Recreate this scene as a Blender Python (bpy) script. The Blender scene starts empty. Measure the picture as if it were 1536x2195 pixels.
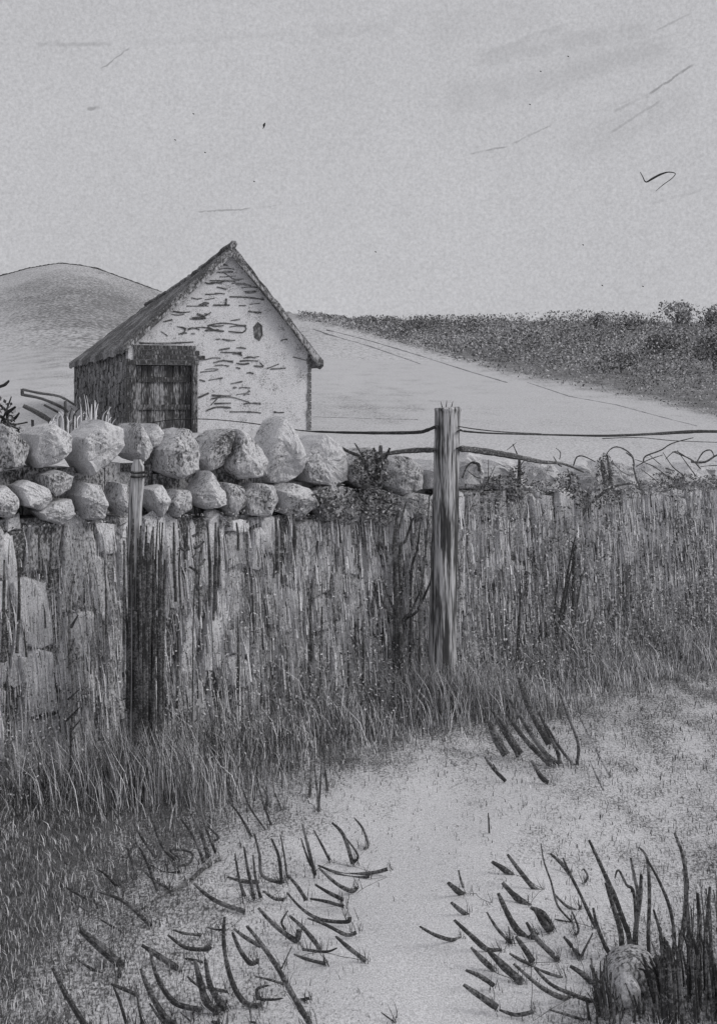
import bpy, math, random
import numpy as np
from mathutils import Vector, Matrix, noise

random.seed(7)
RNG = np.random.default_rng(11)
scene = bpy.context.scene
COL = scene.collection
R = math.radians

# ------------------------------------------------------------------ camera
F, CX, HZ, EYE = 2400.0, 768.0, 860.0, 1.55      # focal length in photo pixels, image centre, horizon row, eye height
cd = bpy.data.cameras.new("camera")
cam = bpy.data.objects.new("camera", cd)
COL.objects.link(cam)
cam.location = (0, 0, EYE)
cam.rotation_euler = (R(90), 0, 0)
cd.sensor_fit = 'VERTICAL'
cd.sensor_height = 24.0
cd.lens = 24.0 * F / 2195.0
cd.shift_y = -(2195 / 2 - HZ) / 2195.0
cd.clip_start = 0.05
cd.clip_end = 2000
scene.camera = cam

# ------------------------------------------------------------------ sky, sun, exposure
SUN_EL, SUN_AZ = R(38), R(108)      # azimuth clockwise from +Y: from the right and a little behind
scene.view_settings.view_transform = 'Standard'
scene.view_settings.look = 'None'
scene.view_settings.exposure = 0.0
scene.view_settings.gamma = 1.0
scene.render.film_transparent = False


class Nodes:
    """small helper for building shader node trees"""
    def __init__(self, tree):
        self.t = tree
        tree.nodes.clear()

    def n(self, typ, ins=None, **props):
        nd = self.t.nodes.new(typ)
        for k, v in props.items():
            setattr(nd, k, v)
        for k, v in (ins or {}).items():
            if isinstance(v, bpy.types.NodeSocket):
                self.t.links.new(v, nd.inputs[k])
            else:
                nd.inputs[k].default_value = v
        return nd

    def m(self, op, a, b=0.0, c=0.0, clamp=False):
        nd = self.n('ShaderNodeMath', {0: a, 1: b, 2: c}, operation=op)
        nd.use_clamp = clamp
        return nd.outputs[0]

    def step(self, x, lo, hi):
        nd = self.n('ShaderNodeMapRange', {'Value': x, 'From Min': lo, 'From Max': hi}, interpolation_type='SMOOTHSTEP')
        return nd.outputs[0]

    def noise(self, vec, scale, detail=2.0, rough=.55):
        return self.n('ShaderNodeTexNoise', {'Vector': vec, 'Scale': scale, 'Detail': detail, 'Roughness': rough}).outputs['Fac']


world = bpy.data.worlds.new("World")
scene.world = world
world.use_nodes = True
W = Nodes(world.node_tree)
sky = W.n('ShaderNodeTexSky', sky_type='NISHITA')
sky.sun_disc = False
sky.sun_elevation = SUN_EL
sky.sun_rotation = SUN_AZ
sky.dust_density = 3.0
grey = W.n('ShaderNodeRGBToBW', {0: sky.outputs[0]}).outputs[0]
tc = W.n('ShaderNodeTexCoord').outputs['Generated']
sp = W.n('ShaderNodeSeparateXYZ', {0: tc})
X, Yc, Z = sp.outputs
ys = W.m('MAXIMUM', Yc, 0.05)
A_ = W.m('DIVIDE', X, ys)
B_ = W.m('DIVIDE', Z, ys)
fine = W.noise(tc, 380.0, 3.0, .75)
mid = W.noise(tc, 60.0, 4.0, .65)
big = W.noise(tc, 5.0, 3.0, .5)
# overcast: mostly an even cloud sheet, with a little of the clear sky's own gradient
base = W.m('ADD', W.m('MULTIPLY', W.m('MINIMUM', grey, 12.0), 0.035), 5.02)
base = W.m('MULTIPLY', base, W.m('ADD', W.m('MULTIPLY', fine, .70), .65))
base = W.m('MULTIPLY', base, W.m('ADD', W.m('MULTIPLY', mid, .07), .965))
base = W.m('MULTIPLY', base, W.m('ADD', W.m('MULTIPLY', big, .16), .92))
# thin wisps of cloud: (photo px ends, half width px, strength, soft)
WISPS = [((75, 95), (250, 94), 4, .16), ((250, 94), (640, 70), 7, .05), ((214, 150), (282, 100), 1.6, .36),
         ((186, 231), (216, 233), 4, .34), ((418, 455), (545, 446), 1.6, .34), ((545, 446), (610, 438), 1.5, .12),
         ((1003, 332), (1090, 312), 1.8, .34), ((1090, 312), (1185, 266), 1.8, .24), ((1185, 266), (1430, 190), 2.5, .08),
         ((1300, 290), (1425, 208), 3.2, .24), ((1310, 240), (1395, 202), 3.6, .20), ((1385, 205), (1490, 134), 2.2, .40),
         ((1400, 66), (1488, 26), 2.2, .20), ((1000, 130), (1420, 55), 20, .10), ((1030, 120), (1220, 52), 8, .12), ((1180, 165), (1450, 95), 26, .10), ((1200, 330), (1500, 200), 34, .07), ((900, 60), (1200, 20), 40, .05),
         ((940, 215), (1250, 160), 30, .08), ((660, 66), (850, 62), 14, .06), ((1380, 440), (1520, 402), 3, .08)]
wob = W.m('MULTIPLY', W.m('SUBTRACT', mid, .5), 14.0 / F)
dark = None
for (p, q, hw, st) in WISPS:
    ax, az = (p[0] - CX) / F, -(p[1] - HZ) / F
    bx, bz = (q[0] - CX) / F, -(q[1] - HZ) / F
    L = math.hypot(bx - ax, bz - az)
    tx, tz = (bx - ax) / L, (bz - az) / L
    da, db = W.m('SUBTRACT', A_, ax), W.m('SUBTRACT', B_, az)
    along = W.m('ADD', W.m('MULTIPLY', da, tx), W.m('MULTIPLY', db, tz))
    across = W.m('ADD', W.m('ADD', W.m('MULTIPLY', da, -tz), W.m('MULTIPLY', db, tx)), wob)
    fade = W.m('MULTIPLY', W.step(along, 0, L * .12), W.step(along, L, L * .85))
    band = W.step(W.m('ABSOLUTE', across), hw * 1.6 / F, hw * .3 / F)
    d = W.m('MULTIPLY', W.m('MULTIPLY', fade, band), st)
    dark = d if dark is None else W.m('MAXIMUM', dark, d)
broken = W.m('ADD', W.step(mid, .38, .56), .35, clamp=True)
base = W.m('MULTIPLY', base, W.m('SUBTRACT', 1.0, W.m('MULTIPLY', W.m('MULTIPLY', dark, broken), W.m('ADD', W.m('MULTIPLY', fine, .9), .55))))
skycol = W.n('ShaderNodeCombineColor', {0: W.m('MULTIPLY', base, .99), 1: W.m('MULTIPLY', base, .99), 2: W.m('MULTIPLY', base, 1.03)}).outputs[0]
bg = W.n('ShaderNodeBackground', {'Color': skycol, 'Strength': 0.1})
W.n('ShaderNodeOutputWorld', {0: bg.outputs[0]})

sd = bpy.data.lights.new("sun", 'SUN')
sd.energy = 1.8
sd.angle = R(28)
sd.color = (1.0, .985, .97)
sun = bpy.data.objects.new("sun", sd)
COL.objects.link(sun)
to_sun = Vector((math.sin(SUN_AZ) * math.cos(SUN_EL), math.cos(SUN_AZ) * math.cos(SUN_EL), math.sin(SUN_EL)))
sun.rotation_euler = to_sun.to_track_quat('Z', 'Y').to_euler()
sun.location = (30, -20, 40)

# ------------------------------------------------------------------ materials
TINT = (0.99, 0.99, 1.02)


def grey_rgb(v):
    return (v * TINT[0], v * TINT[1], v * TINT[2], 1)


def stipple(name, hi, lo, grain, stretch=(1, 1, 1), cover=.4, patch=2.0, amt=.6, soft=.09, bump=.3, attr=None, rot=(0, 0, 0), detail=3.0, gain=1.0):
    """weathered, lichen-flecked or grassy surface: two greys mixed by fine noise whose density follows larger patches"""
    mt = bpy.data.materials.new(name)
    mt.use_nodes = True
    n = Nodes(mt.node_tree)
    co = n.n('ShaderNodeTexCoord').outputs['Object']
    mp = n.n('ShaderNodeMapping', {'Vector': co, 'Rotation': rot, 'Scale': stretch}).outputs[0]
    n1 = n.noise(mp, grain, detail, .68)
    n2 = n.noise(mp, patch, 3.0, .55)
    if attr:
        cv = n.n('ShaderNodeAttribute', attribute_name=attr).outputs['Fac']
    else:
        cv = cover
    f = n.m('ADD', n1, n.m('MULTIPLY', n.m('SUBTRACT', cv, .5), .62 * gain))
    f = n.m('ADD', f, n.m('MULTIPLY', n.m('SUBTRACT', n2, .5), amt))
    k = n.step(f, .5 - soft, .5 + soft)
    mix = n.n('ShaderNodeMix', {'Factor': k, 'A': grey_rgb(hi), 'B': grey_rgb(lo)}, data_type='RGBA')
    # Mix node has several A/B sockets: the colour ones are set explicitly
    mix.inputs[6].default_value = grey_rgb(hi)
    mix.inputs[7].default_value = grey_rgb(lo)
    n3 = n.noise(mp, grain * 1.9, 2.0, .7)
    tone = n.m('ADD', n.m('MULTIPLY', n3, 1.7), .15)
    cl = n.n('ShaderNodeVectorMath', {0: mix.outputs[2], 'Scale': tone}, operation='SCALE').outputs[0]
    bs = n.n('ShaderNodeBsdfPrincipled', {'Base Color': cl, 'Roughness': .92})
    bs.inputs['Specular IOR Level'].default_value = .15
    if bump:
        bp = n.n('ShaderNodeBump', {'Height': n1, 'Strength': bump, 'Distance': .6 / grain})
        n.t.links.new(bp.outputs[0], bs.inputs['Normal'])
    n.n('ShaderNodeOutputMaterial', {0: bs.outputs[0]})
    return mt


M = {
    'ground': stipple('ground_soil_and_turf', 0.56, 0.1, 120, stretch=(1, .6, 1), patch=5.5, amt=0.5, attr='cover', soft=.16, bump=.25),
    'field': stipple('field_grass', 0.5, 0.14, 14, stretch=(1, .5, 2), patch=.8, amt=.42, attr='cover', soft=.15, bump=.15),
    'hills': stipple('hill_grass', 0.5, 0.14, 2.6, stretch=(1, .4, 2.2), patch=.12, amt=0.24, attr='cover', soft=.15, bump=.1),
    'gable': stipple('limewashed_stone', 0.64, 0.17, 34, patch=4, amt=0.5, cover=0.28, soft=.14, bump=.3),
    'sidewall': stipple('shade_toned_stone', 0.42, 0.08, 26, stretch=(1, 1, .35), patch=2.5, amt=.6, cover=0.6, soft=.14, bump=.4),  # darkness of the barn's unlit side, painted into the stone
    'slate': stipple('old_slate_roof', 0.36, 0.07, 26, stretch=(1, .6, .6), patch=1.6, amt=.6, cover=.60, soft=.14, bump=.4),
    'sliver': stipple('slate_sliver', 0.3, 0.08, 40, cover=.6),
    'barge': stipple('grey_painted_board', .44, .10, 18, stretch=(1, 1, .4), cover=0.5),
    'darkwood_shade': stipple('dark_wood_and_shade', 0.36, 0.06, 40, stretch=(1, 1, .16), patch=4, amt=.8, cover=0.66, soft=.14),  # dark door planks; also the painted darkness of the gable slit
    'frame': stipple('dark_frame_wood', .26, .055, 36, stretch=(1, 1, .2), cover=.62),
    'stone': stipple('pale_fieldstone', 0.56, 0.11, 110, stretch=(1, 1, .7), patch=9, amt=.55, cover=0.27, soft=.13, bump=.4),
    'greystone': stipple('grey_fieldstone', 0.54, 0.1, 100, stretch=(1, 1, .6), patch=11, amt=.6, cover=0.37, soft=.13, bump=.4),
    'darkstone': stipple('dark_fieldstone', 0.48, 0.08, 100, stretch=(1, 1, .6), patch=9, amt=.6, cover=0.47, soft=.13, bump=.4),  # darkest of the fieldstone tones
    'slab': stipple('upright_wall_slab', 0.72, 0.15, 130, stretch=(1, 1, .5), patch=6, amt=.75, cover=0.24, soft=.15, bump=.4),
    'greyslab': stipple('stained_wall_slab', 0.62, 0.12, 130, stretch=(1, 1, .5), patch=6, amt=.75, cover=0.4, soft=.15, bump=.4),
    'core': stipple('wall_core_rubble', 0.44, 0.08, 80, cover=0.55, soft=.14),
    'post': stipple('weathered_post_wood', 0.52, 0.06, 90, stretch=(1, 1, .05), patch=26, amt=1.0, cover=0.53, soft=.12, bump=.5),
    'palepost': stipple('bleached_post_wood', .48, .09, 90, stretch=(1, 1, .06), patch=20, amt=.9, cover=0.42, soft=.12, bump=.5),
    'wire': stipple('rusty_wire', .12, .045, 90, cover=.6),
    'rail': stipple('grey_rope', .26, .08, 90, cover=.6),
    'blade': stipple('dark_grass_blade', 0.19, 0.055, 120, patch=16, amt=.7, cover=.58, bump=0),
    'midblade': stipple('mid_grass_blade', 0.46, 0.14, 120, patch=10, amt=.7, cover=.45, bump=0),
    'paleblade': stipple('dry_grass_blade', 0.72, 0.42, 110, patch=8, amt=.6, cover=.3, bump=0),
    'tuftblade': stipple('grey_tuft_blade', 0.18, 0.055, 130, patch=14, amt=.7, cover=.55, bump=0),
    'twig': stipple('dark_twig', .17, .045, 90, cover=.55, bump=0),
    'leafdark': stipple('dark_leaf', 0.18, 0.06, 20, cover=.5, bump=0),
    'leafmid': stipple('mid_leaf', 0.46, 0.18, 20, cover=.5, bump=0),
    'leafpale': stipple('pale_leaf', 0.56, 0.3, 20, cover=.4, bump=0),
    'bird': stipple('dark_feather', .06, .03, 20, cover=.5, bump=0),
}


# ------------------------------------------------------------------ scene bookkeeping
def tag(o, label=None, cat=None, group=None, kind=None):
    if label: o['label'] = label
    if cat: o['category'] = cat
    if group: o['group'] = group
    if kind: o['kind'] = kind
    return o


def thing(name, loc, label, cat, group=None):
    o = bpy.data.objects.new(name, None)
    o.empty_display_size = .2
    o.location = loc
    COL.objects.link(o)
    return tag(o, label, cat, group)


class MB:
    """collects vertices and faces; build() links them as ONE mesh object"""
    def __init__(self):
        self.v, self.f, self.mi = [], [], []

    def face(self, idx, mi=0):
        self.f.append(tuple(idx)); self.mi.append(mi)

    def add(self, verts, faces, mi=0):
        k = len(self.v)
        self.v += [tuple(p) for p in verts]
        for f in faces:
            self.face([i + k for i in f], mi)

    def hull8(self, p, mi=0):
        """box from 8 corners: bottom ring 0-3, top ring 4-7"""
        self.add(p, [(3, 2, 1, 0), (4, 5, 6, 7), (0, 1, 5, 4), (1, 2, 6, 5), (2, 3, 7, 6), (3, 0, 4, 7)], mi)

    def tube(self, pts, rad, sides=5, mi=0, samples=4, flat=1.0, wob=0.0):
        pts = [Vector(p) for p in pts]
        P, Rr = [], []
        n = len(pts)
        rad = list(rad) if hasattr(rad, '__len__') else [rad] * n
        for i in range(n - 1):
            p0, p1, p2, p3 = pts[max(i - 1, 0)], pts[i], pts[i + 1], pts[min(i + 2, n - 1)]
            for k in range(samples):
                t = k / samples
                P.append(.5 * ((2 * p1) + (p2 - p0) * t + (2 * p0 - 5 * p1 + 4 * p2 - p3) * t * t + (3 * p1 - p0 - 3 * p2 + p3) * t ** 3))
                Rr.append(rad[i] * (1 - t) + rad[i + 1] * t)
        P.append(pts[-1]); Rr.append(rad[-1])
        k0 = len(self.v)
        for i, p in enumerate(P):
            d = (P[min(i + 1, len(P) - 1)] - P[max(i - 1, 0)])
            if d.length < 1e-9: d = Vector((0, 0, 1))
            d.normalize()
            up = Vector((0, 1, 0)) if abs(d.y) < .9 else Vector((0, 0, 1))
            a = d.cross(up).normalized()
            b = a.cross(d).normalized()
            r = Rr[i] * (1 + random.uniform(-wob, wob))
            for s in range(sides):
                th = 2 * math.pi * s / sides
                q = p + a * (r * math.cos(th)) + b * (r * flat * math.sin(th))
                self.v.append(tuple(q))
        m = len(P)
        for i in range(m - 1):
            for s in range(sides):
                s2 = (s + 1) % sides
                self.face((k0 + i * sides + s, k0 + i * sides + s2, k0 + (i + 1) * sides + s2, k0 + (i + 1) * sides + s), mi)
        self.face(tuple(k0 + s for s in reversed(range(sides))), mi)
        self.face(tuple(k0 + (m - 1) * sides + s for s in range(sides)), mi)

    def build(self, name, mats, parent=None, smooth=False):
        me = bpy.data.meshes.new(name)
        me.from_pydata(self.v, [], self.f)
        for mt in (mats if isinstance(mats, (list, tuple)) else [mats]):
            me.materials.append(mt)
        if any(self.mi):
            me.polygons.foreach_set('material_index', self.mi)
        if smooth:
            me.polygons.foreach_set('use_smooth', [True] * len(me.polygons))
        me.update()
        o = bpy.data.objects.new(name, me)
        COL.objects.link(o)
        if parent is not None:
            o.parent = parent
            o.matrix_parent_inverse = Matrix.Translation(-Vector(parent.location))
        return o


# ------------------------------------------------------------------ where things stand (metres; camera stands at the origin looking along +Y)
def at(px, py, d):
    return Vector(((px - CX) / F * d, d, EYE - (py - HZ) / F * d))


SKY_U = [-700, -300, 0, 60, 130, 200, 270, 350, 420, 500, 640, 760, 1000, 1250, 1536, 1900, 2400]
SKY_Y = [700, 640, 592, 575, 563, 572, 598, 627, 645, 660, 668, 682, 688, 686, 692, 700, 720]


def ridge_row(u): return np.interp(u, SKY_U, SKY_Y)
def ridge_dist(u): return np.interp(u, [-700, 350, 700, 2400], [230, 230, 150, 150])


def gz(x, y):
    """height of the land"""
    x = np.asarray(x, float); y = np.asarray(y, float)
    yy = np.maximum(y, .3)
    u = CX + F * x / yy
    s = np.clip((yy - 9) / 17, 0, 1); s = s * s * (3 - 2 * s)
    z1 = .79 * s + (1 - s) * (.010 * np.sin(3.1 * x + 1.7 * y) + .008 * np.sin(7.3 * x - 4.1 * y + 1) + .006 * np.sin(13 * x + 11 * y))
    Dr = ridge_dist(u)
    t = np.log(yy / 26) / np.log(Dr / 26)
    tt = np.clip(t, 0, 1)
    row = 930 + (ridge_row(u) - 930) * tt
    z2 = EYE - (row - HZ) / F * np.minimum(yy, Dr) - np.maximum(yy - Dr, 0) * .12
    return np.where(yy < 26, z1, z2)


def ground_pt(px, py):
    d = EYE * F / (py - HZ)
    x = (px - CX) / F * d
    return Vector((x, d, float(gz(x, d))))


def far_pt(u, row):
    """point of the far slopes seen at column u, row"""
    Dr = float(ridge_dist(u))
    t = (930 - row) / (930 - float(ridge_row(u)))
    d = 26 * (Dr / 26) ** t
    return Vector(((u - CX) / F * d, d, EYE - (row - HZ) / F * d))


W0, W1 = Vector((-1.456, 4.55)), Vector((2.37, 7.40))
WD = (W1 - W0).normalized()              # along the wall
WN = Vector((WD.y, -WD.x))               # towards the camera


def wall_d(u):
    k = (u - CX) / F
    t = (W0.x - k * W0.y) / (k * (W1.y - W0.y) - (W1.x - W0.x))
    return W0.y + t * (W1.y - W0.y)


def wall_s(u):
    d = wall_d(u)
    return (Vector(((u - CX) / F * d, d)) - W0).dot(WD)


def wall_xy(s, off=0.0):
    return W0 + WD * s + WN * off


# how thickly the land is overgrown, with its drawn shading put into the tone
COV_P = [-200, 0, 200, 400, 600, 800, 1000, 1200, 1536, 1800]
COV_R = [1380, 1480, 1600, 1700, 1800, 1900, 2050, 2195, 2500]
COV = np.array([
    [1, 1, 1, 1, 1, 1, .85, .8, .72, .7],
    [1, 1, 1, 1, 1, .95, .75, .62, .55, .5],
    [1, .95, .95, .88, .8, .62, .42, .44, .44, .5],
    [1, 1, .92, .74, .50, .26, .22, .34, .40, .5],
    [1, .98, .82, .58, .34, .16, .16, .30, .42, .5],
    [1, .94, .70, .46, .26, .12, .12, .22, .44, .6],
    [.9, .80, .58, .42, .26, .11, .10, .22, .52, .7],
    [.8, .66, .50, .42, .28, .12, .11, .32, .66, .8],
    [.8, .60, .42, .32, .24, .10, .08, .26, .66, .8]])


def near_cover_shade(u, row):
    j = np.clip(np.searchsorted(COV_P, u) - 1, 0, len(COV_P) - 2)
    i = np.clip(np.searchsorted(COV_R, row) - 1, 0, len(COV_R) - 2)
    P, Q = np.array(COV_P, float), np.array(COV_R, float)
    a = np.clip((u - P[j]) / (P[j + 1] - P[j]), 0, 1); b = np.clip((row - Q[i]) / (Q[i + 1] - Q[i]), 0, 1)
    return (COV[i, j] * (1 - a) + COV[i, j + 1] * a) * (1 - b) + (COV[i + 1, j] * (1 - a) + COV[i + 1, j + 1] * a) * b


def scrub_edge(u): return np.interp(u, [600, 690, 760, 900, 1090, 1300, 1536, 1800, 2400], [676, 688, 703, 745, 800, 838, 893, 950, 1000])


def land_cover_shade(x, y):
    u = CX + F * x / np.maximum(y, .3)
    row = HZ + EYE * F / np.maximum(y, .3)
    near = near_cover_shade(u, row)
    frow = HZ - (gz(x, y) - EYE) * F / np.maximum(y, .3)
    hill = .23 + .36 * np.exp(-((u - 270) / 210) ** 2 - ((frow - 690) / 125) ** 2) + .20 * np.exp(-((u - 90) / 150) ** 2 - ((frow - 640) / 60) ** 2)  # soft dark areas put the hill's shading into its colour
    fld = .20 + .22 * np.exp(-((u - 770) / 130) ** 2 - ((frow - 870) / 40) ** 2) + .12 * np.exp(-((u - 700) / 90) ** 2 - ((frow - 720) / 40) ** 2)  # shading right of the barn, put into the field's colour
    scr = np.clip((scrub_edge(u) + 14 - frow) / 28, 0, 1)
    w = np.clip((u - 480) / 120, 0, 1)
    far = hill * (1 - w) + w * (fld + (.72 - fld) * scr)
    s = np.clip((y - 8) / 6, 0, 1)
    return near * (1 - s) + far * s


def land(name, d0, d1, nd, mat, umin=-1.5, umax=1.5, nu=220):
    ds = np.exp(np.linspace(math.log(d0), math.log(d1), nd))
    ks = np.linspace(umin, umax, nu)
    D, K = np.meshgrid(ds, ks, indexing='ij')
    Xg = K * np.maximum(D, 1.5); Yg = D
    Zg = gz(Xg, Yg)
    v = np.stack([Xg, Yg, Zg], -1).reshape(-1, 3)
    idx = np.arange(nd * nu).reshape(nd, nu)
    fcs = np.stack([idx[:-1, :-1], idx[:-1, 1:], idx[1:, 1:], idx[1:, :-1]], -1).reshape(-1, 4)
    me = bpy.data.meshes.new(name)
    me.from_pydata(v.tolist(), [], fcs.tolist())
    at_ = me.attributes.new('cover', 'FLOAT', 'POINT')
    at_.data.foreach_set('value', land_cover_shade(Xg, Yg).reshape(-1).astype(np.float32))
    me.materials.append(mat)
    me.polygons.foreach_set('use_smooth', [True] * len(me.polygons))
    o = bpy.data.objects.new(name, me)
    COL.objects.link(o)
    return tag(o, kind='structure')


tag(land('ground', .4, 14, 260, M['ground']), 'trodden pale earth and turf in front of the stone wall')
tag(land('field', 14, 80, 140, M['field']), 'pale grazed field sloping up behind the wall')
tag(land('hills', 80, 420, 140, M['hills']), 'bare rounded hill and far slopes')

# ------------------------------------------------------------------ the barn
TH = R(20)
BF, BR = Vector((math.cos(TH), math.sin(TH))), Vector((-math.sin(TH), math.cos(TH)))
FL = Vector((-5.34, 26.0))
BW, BL, AP = 4.42, 12.3, 2.457
ZE, ZA, ZB = 2.88, 5.24, .45


def bp(a, b, z):
    p = FL + BF * a + BR * b
    return Vector((p.x, p.y, z))


def front_at(px, py, b=0.0):
    """point of the barn's front (moved back by b) seen at a photo position"""
    k = (px - CX) / F
    o = FL + BR * b
    a = (k * o.y - o.x) / (BF.x - k * BF.y)
    d = o.y + a * BF.y
    return a, EYE - (py - HZ) / F * d


barn = thing('stone_barn', bp(BW / 2, 0, .8), 'small pale stone barn with a steep dark slate roof and a dark doorway', 'barn')
D0, _ = front_at(291, 900); D1, _ = front_at(413, 900); _, DZ = front_at(350, 782)


def prism(mb, poly, b0, b1, mi=0):
    """poly in (a, z), run from b0 to b1"""
    n = len(poly)
    vs = [bp(a, b0, z) for a, z in poly] + [bp(a, b1, z) for a, z in poly]
    fs = [tuple(range(n)), tuple(reversed(range(n, 2 * n)))] + [((i + 1) % n, i, n + i, n + (i + 1) % n) for i in range(n)]
    mb.add(vs, fs, mi)


def bbox(mb, a0, a1, b0, b1, z0, z1, mi=0):
    mb.hull8([bp(a0, b0, z0), bp(a1, b0, z0), bp(a1, b1, z0), bp(a0, b1, z0), bp(a0, b0, z1), bp(a1, b0, z1), bp(a1, b1, z1), bp(a0, b1, z1)], mi)


mb = MB()
prism(mb, [(0, ZB), (D0, ZB), (D0, DZ), (D1, DZ), (D1, ZB), (BW, ZB), (BW, ZE), (AP, ZA - .1), (0, ZE)], 0, .4)
gable = mb.build('front_wall', M['gable'], barn)
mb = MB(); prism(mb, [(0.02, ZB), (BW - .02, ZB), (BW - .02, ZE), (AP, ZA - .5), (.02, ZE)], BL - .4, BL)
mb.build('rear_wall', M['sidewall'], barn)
# side walls, roughly coursed
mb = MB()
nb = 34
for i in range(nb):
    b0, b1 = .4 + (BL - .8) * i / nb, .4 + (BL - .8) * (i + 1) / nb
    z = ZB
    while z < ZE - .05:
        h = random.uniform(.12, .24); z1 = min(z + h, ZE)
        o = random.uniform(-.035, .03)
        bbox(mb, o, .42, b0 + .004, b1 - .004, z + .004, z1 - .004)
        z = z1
tag(mb.build('side_wall', M['sidewall'], barn), 'side wall with its shade put into the dark stone colour')
mb = MB(); bbox(mb, BW - .4, BW, .4, BL - .4, ZB, ZE); mb.build('side_wall', M['gable'], barn)


def ridge_z(b): return ZA + .02 - .42 * b / BL - .10 * math.sin(math.pi * b / BL)


def roof_slope(a_eave, z_eave, thick, seed):
    rnd = random.Random(seed)
    mb = MB()
    nb, ns = 46, 14
    rows = []
    for k in range(ns + 1):
        t = k / ns
        row = []
        for i in range(nb + 1):
            b = -.16 + (BL + .3) * i / nb
            zr = ridge_z(max(0, b))
            lift = .03 * (1 if k % 2 else 0) + rnd.uniform(-.02, .02)
            row.append((AP + (a_eave - AP) * t, b + rnd.uniform(-.03, .03) * (0 < i), zr + (z_eave - zr) * t + lift + (rnd.uniform(-.04, .02) if k == ns else 0)))
        rows.append(row)
    idx = {}
    for k in range(ns + 1):
        for i in range(nb + 1):
            a, b, z = rows[k][i]
            idx[k, i, 1] = len(mb.v); mb.v.append(tuple(bp(a, b, z)))
    for k in range(ns + 1):
        for i in range(nb + 1):
            a, b, z = rows[k][i]
            idx[k, i, 0] = len(mb.v); mb.v.append(tuple(bp(a, b, z - thick)))
    for k in range(ns):
        for i in range(nb):
            for l in (0, 1):
                mb.face((idx[k, i, l], idx[k, i + 1, l], idx[k + 1, i + 1, l], idx[k + 1, i, l]))
    for i in range(nb):
        mb.face((idx[ns, i, 0], idx[ns, i + 1, 0], idx[ns, i + 1, 1], idx[ns, i, 1]))
        mb.face((idx[0, i, 0], idx[0, i + 1, 0], idx[0, i + 1, 1], idx[0, i, 1]))
    for k in range(ns):
        for i in (0, nb):
            mb.face((idx[k, i, 0], idx[k + 1, i, 0], idx[k + 1, i, 1], idx[k, i, 1]))
    return mb


roof = thing('roof', bp(AP, 0, ZA), None, None)
roof.parent = barn; roof.matrix_parent_inverse = Matrix.Translation(-Vector(barn.location))
bpy.data.objects.remove(roof)
roof = roof_slope(-.13, ZE - .06, .16, 3).build('roof', M['slate'], barn)
aR, zR = front_at(689, 780)
roof2 = roof_slope(aR, zR + .05, .14, 4).build('roof', M['slate'], barn)
mb = MB(); mb.tube([bp(AP, b, ridge_z(max(0, b)) + .03) for b in np.linspace(-.17, BL + .15, 12)], .09, 6, wob=.2)
mb.build('ridge', M['slate'], roof)
# barge boards along the front verges
mb = MB()
prism(mb, [(AP, ZA - .26), (AP + .02, ZA - .14), (aR - .02, zR + .05), (aR - .10, zR - .02)], -.20, -.165)
mb.build('barge_board', M['barge'], barn)
mb = MB()
prism(mb, [(AP, ZA - .20), (AP, ZA - .12), (-.10, ZE - .10), (-.06, ZE - .18)], -.19, -.165)
mb.build('barge_board', M['barge'], barn)
mb = MB()
mb.tube([bp(AP + .01, -.215, ZA - .30), bp(AP + (aR - AP) * .5, -.215, ZA - .28 + (zR - ZA + .2) * .5), bp(aR - .14, -.215, zR - .06)], [.022, .03, .04], 5, wob=.3)
mb.build('verge_batten', M['frame'], barn)
# corner stones at the right corner, dark
mb = MB()
z = ZB
while z < ZE - .1:
    h = random.uniform(.10, .22)
    bbox(mb, BW - random.uniform(.05, .09), BW + .025, -.025, .3, z + .01, z + h - .01)
    z += h
tag(mb.build('quoin', M['sliver'], barn), 'dark narrow corner stones')
mb = MB()
z = ZB
while z < DZ + .1:
    h = random.uniform(.08, .18)
    bbox(mb, -.03, random.uniform(.03, .055), -.03, .38, z + .006, z + h - .006)
    z += h
tag(mb.build('quoin', M['frame'], barn), 'dark stacked corner stones')
# slate slivers pinned between the stones of the gable
DASH = [[(960, 235), (975, 238)], [(940, 255), (970, 250), (1005, 255)], [(960, 270), (985, 285)], [(975, 280), (1010, 300), (1045, 295)], [(900, 303), (960, 303), (1010, 310)], [(1010, 320), (1050, 320)], [(930, 330), (970, 340)], [(1045, 350), (1095, 348)], [(880, 362), (935, 360)], [(880, 385), (920, 378)], [(985, 372), (1060, 375), (1130, 385)], [(800, 412), (895, 412)], [(915, 408), (985, 408)], [(970, 380), (968, 405)], [(1025, 410), (1055, 410)], [(1070, 405), (1115, 400)], [(1065, 435), (1120, 440)], [(845, 445), (875, 455), (905, 438)], [(890, 500), (920, 515), (960, 520)], [(890, 495), (960, 485), (1050, 500), (1040, 525), (980, 520)], [(760, 500), (795, 510), (780, 535)], [(820, 530), (835, 530)], [(925, 555), (945, 553)], [(940, 600), (985, 592)], [(945, 610), (1035, 612)], [(915, 655), (960, 645), (1000, 655)], [(1115, 655), (1130, 670)], [(1145, 680), (1195, 660)], [(1160, 682), (1225, 678)], [(1255, 630), (1330, 650)], [(860, 695), (930, 688)], [(895, 730), (955, 720)], [(990, 745), (1040, 735)], [(1000, 762), (1015, 760)], [(850, 805), (895, 785)], [(905, 810), (980, 800), (1070, 825)], [(885, 860), (930, 845), (990, 848)], [(985, 865), (1075, 865)], [(920, 830), (990, 828)], [(1045, 795), (1070, 775)], [(1090, 630), (1110, 628)], [(855, 728), (880, 735)], [(905, 835), (930, 810)], [(600, 570), (700, 572), (830, 566)], [(700, 480), (740, 470)], [(690, 520), (720, 540)]]
rq = random.Random(12)
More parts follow.
